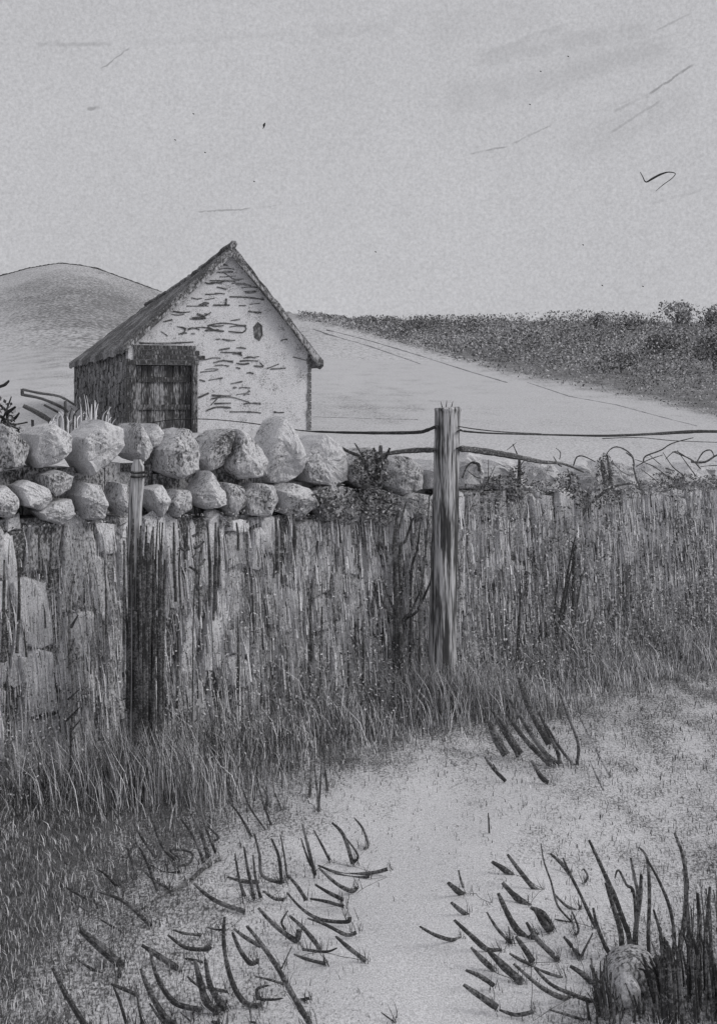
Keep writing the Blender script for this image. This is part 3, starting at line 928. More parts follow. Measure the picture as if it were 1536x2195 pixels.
C7 = [([(455, 330), (510, 365), (570, 415)], 14), ([(530, 295), (600, 390), (660, 460), (705, 475)], 12), ([(505, 430), (570, 500), (640, 550)], 16), ([(640, 550), (700, 580), (745, 655)], 15), ([(485, 480), (520, 560), (570, 650), (630, 700), (665, 670)], 16), ([(620, 620), (670, 700), (740, 770), (770, 800)], 14), ([(660, 560), (700, 620), (730, 660)], 17), ([(430, 570), (480, 650), (545, 720)], 8), ([(535, 640), (545, 720)], 5), ([(110, 640), (180, 680), (260, 705), (308, 695)], 10), ([(260, 525), (300, 560), (340, 590)], 12), ([(245, 430), (290, 470), (320, 490)], 16), ([(295, 370), (310, 430), (340, 495), (380, 490)], 7), ([(370, 505), (410, 540), (450, 545)], 9), ([(275, 610), (350, 680), (430, 750), (500, 760)], 13), ([(355, 740), (410, 800), (465, 850)], 13), ([(330, 850), (400, 880), (465, 925)], 12), ([(320, 920), (390, 970), (480, 1030)], 16), ([(490, 1040), (570, 1065), (655, 1050)], 11), ([(440, 760), (520, 840), (600, 910)], 20), ([(540, 770), (590, 800), (645, 825)], 9), ([(570, 690), (620, 760), (650, 810)], 16), ([(560, 820), (650, 900), (720, 950), (800, 985), (830, 970)], 12), ([(650, 830), (720, 865), (795, 885)], 7), ([(660, 840), (740, 920), (850, 970), (960, 1010)], 10), ([(690, 240), (705, 330), (740, 430), (770, 540), (840, 620)], 5), ([(735, 290), (790, 340), (830, 390)], 10), ([(795, 310), (830, 390), (880, 490), (930, 600), (960, 660)], 8), ([(755, 605), (840, 625)], 6), ([(840, 570), (870, 650), (860, 680)], 6), ([(750, 480), (810, 540), (870, 565), (880, 540)], 8), ([(800, 690), (850, 750), (880, 790)], 12), ([(940, 670), (905, 740), (880, 790)], 6), ([(830, 830), (890, 870), (940, 920)], 14), ([(900, 430), (915, 400), (895, 365), (885, 375)], 5), ([(800, 1000), (900, 1030), (1000, 1040)], 8), ([(730, 1040), (800, 1060), (900, 1090)], 7)]
TUFTS7 = [((310, 470), 'small broken grass wisps alone on the path, nearest to its middle'), ((210, 690), 'single thin grass blade curving out over the path'),
          ((560, 380), 'two or three straight dark grass blades leaning above the thick tuft'), ((620, 620), 'thick dark grass tuft of heavy bent blades on the pale path'),
          ((420, 760), 'long grey grass blades laid over towards the path'), ((400, 940), 'lowest grass blades fallen flat on the path near the bottom edge'),
          ((700, 900), 'long low grass blades sweeping towards the small boulder'), ((800, 450), 'thin tall grass stalks with hooked ends left of the rushes'), ((860, 740), 'V-shaped pair of grass blades just left of the boulder')]
groups = [[] for _ in TUFTS7]
for st in C7:
    mx = sum(p[0] for p in st[0]) / len(st[0]); my = sum(p[1] for p in st[0]) / len(st[0])
    j = min(range(len(TUFTS7)), key=lambda i: (TUFTS7[i][0][0] - mx) ** 2 + (TUFTS7[i][0][1] - my) ** 2)
    groups[j].append(st)
for (c, label), g in zip(TUFTS7, groups):
    if not g: continue
    mb = MB()
    strokes_mesh(mb, conv(g, 850, 1700, .4466), roots=6)
    tag(mb.build('grass_tuft', M['tuftblade']), label, 'grass', 'dark grass tufts around the small boulder')

# small boulder with rushes, bottom right
BD = 2.86
mb = MB()
bpoly = [(1293, 2150), (1294, 2110), (1302, 2072), (1325, 2050), (1352, 2041), (1385, 2046), (1408, 2068), (1422, 2105), (1428, 2150), (1360, 2172)]
stone(mb, bpoly, BD + .10, thick=.15, push=0, seed=91, normal=(0, -1, 0), rough=.03, amp=.6)
tag(mb.build('boulder', M['darkstone'], smooth=True), 'small rounded grey boulder half hidden by rushes', 'boulder')
mb = MB()
stone(mb, [(1318, 2150), (1322, 2112), (1338, 2096), (1354, 2094), (1368, 2112), (1372, 2142), (1345, 2158)], BD - .03, thick=.07, push=0, seed=92, normal=(0, -1, 0), rough=.03, amp=.6)
tag(mb.build('pebble', M['stone'], smooth=True), 'small pale stone leaning on the front of the boulder', 'stone')
RUSH = [([(920, 225), (960, 310), (1000, 400), (1040, 490), (1080, 600), (1115, 710)], 12), ([(940, 550), (960, 640), (1000, 740), (1040, 810)], 11), ([(1000, 430), (1040, 560), (1075, 690)], 14), ([(1045, 410), (1062, 370), (1100, 440), (1140, 510)], 7), ([(1120, 310), (1140, 410), (1155, 500), (1145, 710)], 10), ([(1170, 390), (1165, 500), (1140, 710)], 12), ([(1160, 260), (1200, 320), (1210, 500), (1205, 690)], 9), ([(1200, 320), (1260, 430), (1310, 560), (1330, 700), (1320, 800)], 9), ([(1330, 190), (1370, 300), (1385, 420), (1380, 600), (1350, 800)], 12), ([(1230, 560), (1260, 660), (1290, 790)], 9), ([(1440, 480), (1450, 600), (1450, 720)], 12), ([(1500, 450), (1490, 600), (1480, 720)], 12)]
mb = MB()
rushes = []
for pts, w in conv(RUSH, 850, 1700, .4466):
    low = pts[-1]
    rushes.append((pts + [(low[0] + 4, max(low[1] + 60, 2120))], w))
strokes_mesh(mb, rushes, depth=lambda p: BD + .22)
rr = random.Random(8)
extra = []
for i in range(24):      # dense dark stems on the boulder's right flank
    u = 1367 + i * 2.4 + rr.uniform(-2, 2)
    extra.append(([(u, 2052 + rr.uniform(-8, 25)), (u + 16, 2090 + rr.uniform(-5, 5)), (u + rr.uniform(24, 34), 2150)], rr.uniform(5, 9)))
strokes_mesh(mb, extra, depth=lambda p: BD - .02 + rr.uniform(-.03, .03), spread=.01)
extra = []
for i in range(34):
    u = rr.uniform(1262, 1440)
    extra.append(([(u - rr.uniform(-8, 22), 2128 + rr.uniform(-32, 10)), (u - rr.uniform(-4, 8), 2160), (u, 2200)], rr.uniform(3, 7)))
for i in range(16):
    u = rr.uniform(1268, 1306)
    extra.append(([(u - rr.uniform(-4, 20), 2070 + rr.uniform(-25, 40)), (u, 2125), (u + 8, 2180)], rr.uniform(4, 8)))
strokes_mesh(mb, extra, depth=lambda p: BD - .08 + rr.uniform(-.03, .03), spread=.01)
tag(mb.build('rush_clump', M['blade']), 'tall dark rushes growing up behind the small boulder', 'rushes')
mb = MB()
extra = []
for i in range(95):
    u = rr.uniform(1412, 1640)
    top = 2030 + rr.uniform(-40, 60) - max(0, u - 1440) * .12
    k = rr.uniform(-6, 26)
    extra.append(([(u - k * .8, top), (u, top + 60), (u + 8, 2215)], rr.uniform(5, 11)))
for i in range(28):
    u = rr.uniform(1470, 1640)
    extra.append(([(u + rr.uniform(-12, 12), 1880 + rr.uniform(-20, 90)), (u, 2010), (u + 3, 2180)], rr.uniform(3, 6)))
strokes_mesh(mb, extra, depth=lambda p: 2.86 + rr.uniform(-.12, .16), spread=.02)
tag(mb.build('rush_clump', M['blade']), 'dense dark mass of upright rushes right of the boulder', 'rushes')

# hatch-like leaning clump beside the path and lone sprigs
C8 = [([(575, 545), (630, 640), (690, 735)], 20), ([(555, 590), (590, 670), (630, 738)], 20), ([(630, 550), (680, 630), (740, 700), (820, 780)], 12), ([(640, 490), (720, 620), (790, 720), (850, 775)], 11), ([(685, 405), (720, 510), (770, 610), (815, 690)], 17), ([(770, 550), (810, 640), (850, 720), (862, 775)], 9), ([(860, 470), (900, 580), (940, 690), (935, 775)], 7), ([(740, 760), (780, 830), (810, 855)], 12), ([(800, 600), (850, 690), (910, 770)], 7), ([(600, 580), (640, 650), (680, 745)], 9)]
mb = MB(); strokes_mesh(mb, conv(C8, 768, 1250, .5), roots=6)
tag(mb.build('grass_tuft', M['tuftblade']), 'parallel dark grass blades all leaning one way below the fence post', 'grass')
mb = MB(); strokes_mesh(mb, conv([([(930, 540), (980, 640), (1040, 760), (1080, 830)], 6), ([(990, 760), (1020, 830), (1050, 890)], 5), ([(860, 420), (880, 500), (915, 590)], 5)], 768, 1250, .5))
tag(mb.build('grass_tuft', M['midblade']), 'two faint thin grass stalks right of the parallel blades', 'grass')
mb = MB(); strokes_mesh(mb, conv([([(540, 745), (580, 800), (630, 850)], 9), ([(575, 775), (590, 800)], 5)], 768, 1250, .5))
tag(mb.build('twig', M['twig']), 'short forked dark twig on the path under the parallel blades', 'twig')
mb = MB(); strokes_mesh(mb, conv([([(555, 985), (560, 1080)], 5)], 768, 1250, .5))
tag(mb.build('grass_tuft', M['blade']), 'lone short upright grass stem in the middle of the pale path', 'grass')
mb = MB(); strokes_mesh(mb, conv([([(400, 765), (440, 790), (480, 750), (500, 745)], 7)], 768, 1250, .5))
tag(mb.build('grass_tuft', M['midblade']), 'small grey curl of grass left of the forked twig', 'grass')


# stems in front of the wall
def wall_depth(off):
    def f(pts):
        u = sum(p[0] for p in pts) / len(pts)
        return wall_d(u) - off
    return f


def stems(name, label, cat, strokes, mat='twig', off=.16, ground=True, group=None):
    mb = MB()
    out = []
    for pts, w in strokes:
        if pts[0][1] > pts[-1][1]: pts = pts[::-1]
        if ground:
            d = wall_d(pts[-1][0]) - off
            base = HZ + EYE * F / d + 2
            if base > pts[-1][1] + 6:
                pts = list(pts) + [(pts[-1][0] + (pts[-1][0] - pts[-2][0]) * .15, base)]
        out.append((pts, w))
    strokes_mesh(mb, out, depth=wall_depth(off), spread=.012, taper=.4)
    return tag(mb.build(name, M[mat]), label, cat, group)


stems('reed_clump', 'tall dark reeds rising against the wall well right of the fence post', 'reeds',
      [([(1232, 1150), (1215, 1230), (1195, 1360)], 6), ([(1228, 1200), (1212, 1280), (1205, 1365)], 6), ([(1245, 1230), (1235, 1300), (1220, 1380)], 6), ([(1195, 1240), (1188, 1300), (1190, 1350)], 5), ([(1222, 1160), (1235, 1175), (1228, 1200)], 7), ([(1212, 1250), (1200, 1310), (1192, 1365)], 5), ([(1252, 1215), (1240, 1270), (1232, 1330)], 4)])
stems('twig', 'V-shaped dark twigs at the wall foot between post and reeds', 'twig',
      [([(1115, 1250), (1112, 1330), (1106, 1430)], 6), ([(1075, 1330), (1090, 1390), (1100, 1440)], 5), ([(1110, 1320), (1108, 1380), (1104, 1440)], 6)])
stems('twig', 'slanting dark twigs just right of the tall reeds', 'twig',
      [([(1265, 1310), (1258, 1360), (1252, 1390)], 5), ([(1335, 1305), (1290, 1345), (1256, 1392)], 6), ([(1280, 1300), (1265, 1350), (1254, 1390)], 4)])
stems('grass_tuft', 'V-shaped long grass blades at the wall foot left of the fence post', 'grass',
      [([(925, 1240), (893, 1310), (862, 1345)], 8), ([(908, 1250), (880, 1310), (858, 1350)], 7), ([(800, 1250), (830, 1310), (858, 1348)], 8), ([(815, 1235), (840, 1300), (860, 1345)], 7), ([(850, 1100), (842, 1180), (850, 1240)], 8), ([(885, 1110), (868, 1160), (855, 1200)], 8), ([(870, 1075), (855, 1130), (845, 1170)], 7), ([(900, 1120), (893, 1180), (880, 1240)], 6)], mat='blade')
stems('grass_tuft', 'thin bent stem close along the right side of the fence post', 'grass',
      [([(978, 1180), (985, 1250), (975, 1270), (960, 1330)], 5), ([(920, 1060), (912, 1180), (900, 1300)], 6)], off=.35)
stalk = [([(160, 1230), (150, 1290), (150, 1400), (157, 1480), (152, 1600)], 6)]
leafl = [([(168, 1318), (152, 1345)], 8), ([(160, 1368), (150, 1400)], 8), ([(172, 1412), (150, 1428)], 10), ([(168, 1455), (148, 1472)], 6), ([(170, 1478), (146, 1500)], 6), ([(170, 1495), (142, 1525)], 6), ([(172, 1515), (142, 1545)], 6), ([(168, 1560), (155, 1585)], 6), ([(175, 1540), (150, 1570)], 5)]
mb = MB()
strokes_mesh(mb, stalk, depth=4.35, taper=.6); strokes_mesh(mb, leafl, depth=4.33, taper=.3)
strokes_mesh(mb, [([(152, 1560), (152, 1700)], 5)], depth=4.35, taper=.9)
tag(mb.build('fern_stalk', M['twig']), 'dead fern stalk with short slanting leaflets at the far left of the wall', 'fern')
rr = random.Random(3)
dk = []  # stalks added to stand for the old post's dark right side
for i in range(74):
    u = rr.gauss(314, 21)
    t0 = rr.uniform(1110, 1380); t1 = t0 + rr.uniform(160, 420)
    dk.append(([(u + rr.uniform(-5, 5), t0), (u + rr.uniform(-3, 3), (t0 + min(t1, 1620)) / 2), (u, min(t1, 1600))], rr.uniform(4, 9)))
mb = MB(); strokes_mesh(mb, dk, depth=lambda p: 4.56 - rr.uniform(0, .14), spread=.01, taper=.5)
strokes_mesh(mb, [([(u, 1500), (u + 1, 1665)], 7) for u in (308, 330)], depth=4.58)
tag(mb.build('reed_clump', M['blade']), 'column of dark stalks added for the dark right side of the bleached old post', 'reeds')
dk = []
for (u, a, b, w) in [(345, 1120, 1330, 7), (372, 1120, 1290, 7), (385, 1160, 1300, 5), (395, 1100, 1200, 6), (448, 1115, 1300, 8), (462, 1120, 1310, 9), (470, 1130, 1260, 8), (458, 1210, 1330, 6), (590, 1105, 1230, 9), (602, 1115, 1180, 9), (632, 1105, 1190, 10), (628, 1150, 1215, 8), (508, 1120, 1180, 7), (585, 1180, 1240, 5), (425, 1180, 1330, 4), (540, 1230, 1380, 5), (665, 1250, 1420, 6), (690, 1300, 1480, 7), (780, 1330, 1480, 7), (745, 1380, 1520, 6), (510, 1320, 1500, 7), (380, 1340, 1520, 7), (225, 1180, 1360, 5), (85, 1130, 1230, 6), (110, 1140, 1260, 6), (40, 1180, 1400, 8), (10, 1200, 1420, 9)]:
    dk.append(([(u + rr.uniform(-4, 4), a), (u + rr.uniform(-3, 3), (a + b) / 2), (u + rr.uniform(-5, 5), b)], w))
for st in dk:
    stems('dry_stalk', 'single dark dry stalk standing against the face of the stone wall', 'dry stalk', [st], mat='blade', off=.10, ground=False, group='dry stalks along the wall face')
mb = MB()
tw = [([(415, 1165), (420, 1185), (412, 1195)], 5), ([(402, 1130), (400, 1160), (405, 1180)], 7), ([(385, 1172), (398, 1180), (402, 1170)], 6), ([(428, 1115), (425, 1140), (412, 1150)], 7), ([(438, 1160), (425, 1172), (415, 1174)], 7), ([(440, 1198), (432, 1208), (424, 1212)], 8), ([(405, 1215), (418, 1222), (425, 1230)], 8), ([(405, 1110), (410, 1170), (420, 1230), (415, 1300), (412, 1560), (412, 1650)], 3)]
strokes_mesh(mb, tw, depth=lambda p: wall_d(412) - .2, spread=.005)
tag(mb.build('thistle', M['twig']), 'thin thistle with small dark leaves against pale slabs beside the old post', 'thistle')

# ------------------------------------------------------------------ ivy, brambles, shrubs
def leaf_cloud(mb, pts, sizes, rnd, mis=(0,), weights=None, flatz=.6):
    for p, s in zip(pts, sizes):
        a = Vector((rnd.gauss(0, 1), rnd.gauss(0, 1), rnd.gauss(0, 1))).normalized()
        b = Vector((rnd.gauss(0, 1), rnd.gauss(0, 1), rnd.gauss(0, 1)))
        b = (b - a * b.dot(a)).normalized()
        k = len(mb.v)
        w = rnd.uniform(.35, .6)
        p = Vector(p)
        mb.v += [tuple(p - a * s), tuple(p + b * s * w), tuple(p + a * s), tuple(p - b * s * w)]
        mi = rnd.choices(mis, weights)[0] if weights else rnd.choice(mis)
        mb.face((k, k + 1, k + 2, k + 3), mi)


def patch_leaves(mb, centre, rad, n, d, size, rnd, mis, weights=None, depth_r=.12):
    pts, sz = [], []
    for _ in range(n):
        th, q = rnd.uniform(0, 6.283), math.sqrt(rnd.random())
        pts.append(at(centre[0] + rad[0] * q * math.cos(th), centre[1] + rad[1] * q * math.sin(th), d + rnd.uniform(-depth_r, depth_r * .3)))
        sz.append(size * rnd.uniform(.6, 1.3))
    leaf_cloud(mb, pts, sz, rnd, mis, weights)


LM = [M['leafdark'], M['leafmid'], M['leafpale'], M['twig']]
rl = random.Random(21)
ivy = MB()
patch_leaves(ivy, (795, 1010), (42, 45), 640, wall_d(795) - .08, .010, rl, (0, 1), (4, 1))
patch_leaves(ivy, (800, 1080), (60, 40), 640, wall_d(800) - .1, .010, rl, (0, 1, 2), (4, 2, .2))
patch_leaves(ivy, (715, 1070), (50, 35), 220, wall_d(715) - .1, .012, rl, (0, 1, 2), (3, 2, 1))
for pts, w in [([(815, 955), (812, 1000), (800, 1060)], 14), ([(800, 960), (808, 1000), (800, 1040)], 9), ([(835, 960), (822, 990), (808, 1030)], 8), ([(705, 940), (740, 965), (775, 985), (800, 1040)], 8), ([(760, 950), (775, 975), (790, 1000)], 5)]:
    strokes_mesh(ivy, [(pts, w)], depth=wall_d(800) - .06, mi=3, taper=.5)
tag(ivy.build('ivy', LM), 'dark ivy clump with a stubby stem on the wall top left of the post', 'ivy')

sd1 = random.Random(31)


def sprig(label, strokes, leaves, d_off=.08, cat='bramble', name='bramble'):
    mb = MB()
    u0 = strokes[0][0][-1][0]
    for pts, w in strokes:
        strokes_mesh(mb, [(pts, w * .8)], depth=wall_d(u0) - d_off, mi=3, taper=.5, spread=.006)
    for (c, r, n, mis, wts) in leaves:
        patch_leaves(mb, c, r, int(n * 1.5), wall_d(c[0]) - d_off, .0095, sd1, mis, wts)
    return tag(mb.build(name, LM), label, cat, 'brambles along the wall top')


sprig('bramble with a forked stub beneath the lower wire, first right of the post', [([(1112, 985), (1112, 1010), (1110, 1045)], 12), ([(1098, 952), (1108, 975), (1112, 990)], 4), ([(1085, 965), (1098, 955), (1106, 948)], 2), ([(1125, 985), (1114, 1000), (1112, 1030)], 4)],
      [((1110, 1025), (22, 28), 120, (0, 1), (3, 1)), ((1070, 1035), (45, 16), 190, (0, 1), (3, 1)), ((1150, 1040), (45, 10), 90, (0, 1, 2), (2, 1, 1))])
sprig('arched bramble loop close to the right side of the post', [([(990, 1025), (1000, 1000), (1015, 990), (1026, 1002)], 5), ([(1000, 1008), (1018, 1022), (1030, 1025)], 3), ([(1010, 992), (1025, 995), (1026, 1010)], 8), ([(1046, 985), (1046, 1040)], 3), ([(1060, 1000), (1040, 1040), (1030, 1060)], 3)],
      [((1010, 1050), (25, 12), 40, (0, 1), None)])
sprig('thin crooked bramble shoots halfway between post and dark stub', [([(1190, 960), (1200, 970), (1198, 985)], 3), ([(1185, 978), (1195, 995), (1203, 1000)], 4), ([(1228, 998), (1235, 980), (1250, 978), (1275, 990)], 4), ([(1215, 1005), (1222, 1030), (1215, 1050)], 5)],
      [((1215, 1035), (28, 24), 170, (0, 1, 2), (3, 1, .5)), ((1260, 1060), (50, 14), 90, (0, 1, 2), (2, 1, 1))])
sprig('dark leafy bramble stub with a tall arch', [([(1288, 985), (1292, 1010), (1300, 1045)], 16), ([(1300, 975), (1305, 1010), (1308, 1040)], 10), ([(1296, 980), (1305, 965), (1320, 958), (1340, 965), (1355, 980), (1358, 1000)], 4), ([(1350, 1036), (1310, 1045), (1270, 1075), (1235, 1120)], 9), ([(1340, 970), (1354, 980), (1357, 992)], 5), ([(1305, 985), (1330, 1010), (1350, 1020)], 2.5)],
      [((1295, 1010), (20, 38), 210, (0, 1), (4, 1)), ((1260, 1075), (40, 22), 180, (0, 1), (3, 1)), ((1330, 1060), (40, 16), 130, (0, 1, 2), (2, 1, 1)), ((1310, 1070), (20, 20), 60, (0, 1), None)])
sprig('long bramble shoot stretching up to the upper wire', [([(1485, 938), (1440, 950), (1415, 965), (1382, 978), (1378, 992)], 4), ([(1362, 1000), (1390, 985), (1420, 975)], 3), ([(1372, 1005), (1410, 1035), (1418, 1050)], 3), ([(1360, 985), (1400, 1000), (1440, 1030)], 3), ([(1355, 995), (1362, 1025), (1372, 1050)], 6)],
      [((1380, 1045), (40, 16), 170, (0, 1, 2), (3, 2, 1)), ((1430, 1030), (40, 20), 190, (0, 1, 2), (2, 2, 1))])
sprig('tangle of curling bramble tips nearest the right edge', [([(1390, 975), (1420, 1000), (1445, 1010)], 3), ([(1425, 985), (1445, 968), (1470, 980), (1485, 990)], 3), ([(1440, 968), (1480, 985), (1500, 1005)], 4), ([(1490, 995), (1505, 970), (1522, 965), (1530, 980)], 4), ([(1480, 990), (1510, 990), (1536, 975), (1560, 975)], 6), ([(1500, 1000), (1540, 998), (1570, 1005)], 3), ([(1420, 970), (1440, 1000), (1465, 1020)], 3), ([(1450, 965), (1475, 1000), (1490, 1020)], 3)],
      [((1480, 1035), (55, 20), 260, (0, 1, 2), (2, 2, 1)), ((1560, 1035), (50, 24), 160, (0, 1, 2), (2, 2, 1))])
# trailing creepers over the face of the wall on the right
cre = MB()
for (c, r, n) in [((1060, 1110), (60, 45), 320), ((1180, 1120), (60, 45), 260), ((1290, 1120), (60, 50), 300), ((1440, 1110), (80, 60), 620), ((1215, 1200), (50, 70), 380), ((1500, 1220), (70, 80), 420), ((1350, 1260), (70, 50), 360), ((1600, 1150), (70, 100), 350), ((1150, 1230), (30, 70), 200), ((1280, 1200), (30, 60), 160)]:
    patch_leaves(cre, c, r, n, wall_d(c[0]) - .09, .010, sd1, (0, 1, 2), (1, 2, 3), depth_r=.06)
tag(cre.build('creeper', LM), 'small-leaved creeper spread over the wall face right of the post', 'creeper')

# leafy shrub behind the wall at the left edge
sh = MB()
for pts, w in [([(20, 816), (10, 825), (-6, 830)], 8), ([(-10, 860), (8, 875), (16, 890), (10, 940)], 7), ([(34, 872), (20, 882), (14, 890)], 8), ([(42, 885), (34, 895), (24, 902)], 7), ([(-15, 885), (10, 900), (5, 930)], 9), ([(0, 905), (30, 910), (60, 905)], 4), ([(50, 928), (42, 940), (22, 950)], 7), ([(58, 945), (45, 955), (38, 965)], 7), ([(-10, 1000), (-12, 940), (10, 890), (25, 850)], 5), ([(15, 910), (40, 920), (35, 925)], 5)]:
    strokes_mesh(sh, [(pts, w)], depth=5.25, mi=3, taper=.5)
patch_leaves(sh, (5, 950), (55, 50), 380, 5.25, .014, sd1, (0, 1, 2), (3, 2, 1))
patch_leaves(sh, (-5, 885), (38, 35), 110, 5.25, .015, sd1, (0, 1), (3, 1))
strokes_mesh(sh, [([(0, 960), (5, 1500)], 7), ([(15, 940), (8, 1500)], 6)], depth=5.25, mi=3, taper=.8)
tag(sh.build('shrub', LM), 'leafy shrub showing over the wall at the left edge', 'shrub')
# broken rails lying in the field beyond
mb = MB()
strokes_mesh(mb, [([(48, 835), (85, 843), (128, 850), (160, 868)], 5)], depth=17, taper=1)
strokes_mesh(mb, [([(47, 846), (90, 855), (130, 872), (145, 882)], 6)], depth=17, taper=1)
strokes_mesh(mb, [([(50, 870), (80, 885), (108, 902)], 12)], depth=16.8, taper=.6)
strokes_mesh(mb, [([(48, 834), (48, 848)], 7), ([(95, 868), (125, 884)], 5)], depth=17, taper=1)
strokes_mesh(mb, [([(70, 900), (72, 985)], 6), ([(140, 860), (142, 960)], 6)], depth=17, taper=1)
tag(mb.build('broken_hurdle', M['twig']), 'broken wooden hurdle leaning in the field left of the barn', 'hurdle')
# dry tufts at the barn's dark side
mb = MB(); rr = random.Random(9)
for i in range(46):
    u = rr.uniform(100, 250); base = 915 + rr.uniform(-6, 12)
    h = rr.uniform(30, 75) * (1 - abs(u - 190) / 130)
    strokes_mesh(mb, [([(u + rr.uniform(-16, 16), base - h), (u + rr.uniform(-4, 4), base - h * .5), (u, base + 30)], rr.uniform(2, 5))], depth=23.5 + rr.uniform(-1, 1), taper=.3, mi=0 if rr.random() < .72 else 1)
tag(mb.build('grass_tuft', [M['paleblade'], M['blade']]), 'pale dry grass tuft against the dark side wall of the barn', 'grass')

# ------------------------------------------------------------------ far slopes: boundary walls, scrub, trees
def far_line(pts, wpx, name, label, cat, mat='darkstone'):
    mb = MB()
    P, Rd = [], []
    for i in range(len(pts) - 1):
        for k in range(10):
            t = k / 10
            u = pts[i][0] * (1 - t) + pts[i + 1][0] * t; r = pts[i][1] * (1 - t) + pts[i + 1][1] * t
            p = far_pt(u, r)
            P.append(p); Rd.append(wpx * random.uniform(.4, 1.0) * p.y / F)
    mb.tube(P, Rd, 6, samples=1, wob=.2)
    return tag(mb.build(name, M[mat]), label, cat)


us = np.linspace(-120, 352, 14)
far_line([(u, float(ridge_row(u)) + .5) for u in us], 2.6, 'boundary_wall', 'thin dark boundary wall running along the crest of the bare hill', 'wall', 'frame')
far_line([(672, 706), (720, 722), (790, 742), (860, 766), (905, 782)], 1.8, 'boundary_wall', 'thin broken boundary wall slanting down the pale field beside the barn roof', 'wall')
far_line([(700, 707), (800, 733), (900, 763), (1000, 795), (1095, 823)], 2.0, 'boundary_wall', 'boundary wall slanting down the field just below the scrub', 'wall')
far_line([(1130, 820), (1220, 850), (1320, 868), (1420, 895), (1500, 915)], 1.4, 'boundary_wall', 'faint boundary wall low on the pale field right of the post', 'wall')
far_line([(640, 676), (720, 682), (800, 684), (900, 687), (1000, 689), (1100, 687)], 1.6, 'boundary_wall', 'thin skyline wall from the barn roof along the far ridge', 'wall', 'frame')
far_line([(640, 893), (720, 895), (800, 898), (905, 900)], 1.4, 'boundary_wall', 'low dark field edge right behind the wall between barn and post', 'wall')

rs = np.random.default_rng(4)
N = 90000
u = rs.uniform(640, 1800, N)
lo, hi = scrub_edge(u), ridge_row(u)
tt = rs.uniform(0, 1, N)
row = hi + (lo + 6 - hi) * tt
keep = rs.uniform(0, 1, N) < np.clip(.16 + (u - 640) / 420, .1, 1) * np.clip(1.2 - 1.0 * tt ** 2, .08, 1)
# gaps and clumps
cl = np.sin(u * .043 + row * .09) + np.sin(u * .021 - row * .13 + 2) + np.sin(u * .11 + row * .05 + 1)
keep &= rs.uniform(-2.6, 1.2, N) < cl + .6
u, row = u[keep], row[keep]
Dr = ridge_dist(u)
t = (930 - row) / (930 - ridge_row(u))
d = 26 * (Dr / 26) ** t
size = rs.uniform(1.5, 4.0, len(u)) * d / F
px = (u - CX) / F * d
pz = gz(px, d) + rs.uniform(0, 1, len(u)) ** 1.6 * np.clip((u - 600) / 500, .25, 1.3) * 1.2
sc = MB()
rnd = random.Random(17)
cl2 = np.sin(u * .05 + row * .12 + 1) + np.sin(u * .027 - row * .17) + np.sin(u * .013 + row * .05 + 2)
light = np.clip(rs.uniform(0, 1, len(u)) + .10 * cl2, 0, 1) + .12 * np.clip((900 - u) / 260, 0, 1)
pts = np.stack([px, d, pz], -1)
for lo_, hi_, mi in ((0, .40, 0), (.40, .72, 1), (.72, 1.31, 2)):
    m_ = (light >= lo_) & (light < hi_)
    leaf_cloud(sc, pts[m_].tolist(), size[m_].tolist(), rnd, (mi,))
tag(sc.build('scrub', LM[:3]), 'dark scrub covering the far slope right of the barn', 'scrub', kind='stuff')


def tree(name, label, u, base_row, rx, ry, n, cat, dens=(3, 2, 1), trunk=True, group=None, limbs=3):
    rnd = random.Random(int(u))
    p = far_pt(u, base_row)
    d = p.y
    k = d / F
    root = thing(name, p, label, cat, group)
    mb = MB()
    H = ry * 1.2 * k
    top = p + Vector((0, 0, H))
    mb.tube([p + Vector((0, 0, -.5)), p + Vector((rnd.uniform(-.1, .1), 0, H * .5)), top], [3.0 * k, 2.2 * k, .8 * k], 6)
    for _ in range(limbs):
        a = rnd.uniform(0, 6.28)
        mb.tube([p + Vector((0, 0, H * rnd.uniform(.2, .5))), p + Vector((math.cos(a) * rx * k * .4, math.sin(a) * rx * k * .4, H * .75)), p + Vector((math.cos(a) * rx * k * .7, math.sin(a) * rx * k * .7, H * 1.05))], [1.4 * k, 1.0 * k, .4 * k], 5)
    mb.build('trunk', M['twig'], root)
    cr = MB()
    lobes = [(rnd.uniform(-.62, .62), rnd.uniform(-.6, .6), rnd.uniform(-.5, .55), rnd.uniform(.32, .55)) for _ in range(9)]
    P, S = [], []
    c = p + Vector((0, 0, ry * 1.05 * k))
    for _ in range(n):
        lx, ly, lz, lr = rnd.choice(lobes)
        v = Vector((rnd.gauss(0, 1), rnd.gauss(0, 1), rnd.gauss(0, 1))).normalized() * (lr * rnd.uniform(.55, 1.0))
        P.append(c + Vector(((lx + v.x) * rx * k, (ly + v.y) * rx * k, (lz + v.z) * ry * k)))
        S.append(rnd.uniform(2.0, 4.6) * k)
    leaf_cloud(cr, P, S, rnd, (0, 1, 2), dens)
    cr.build('crown', LM[:3], root)
    return root


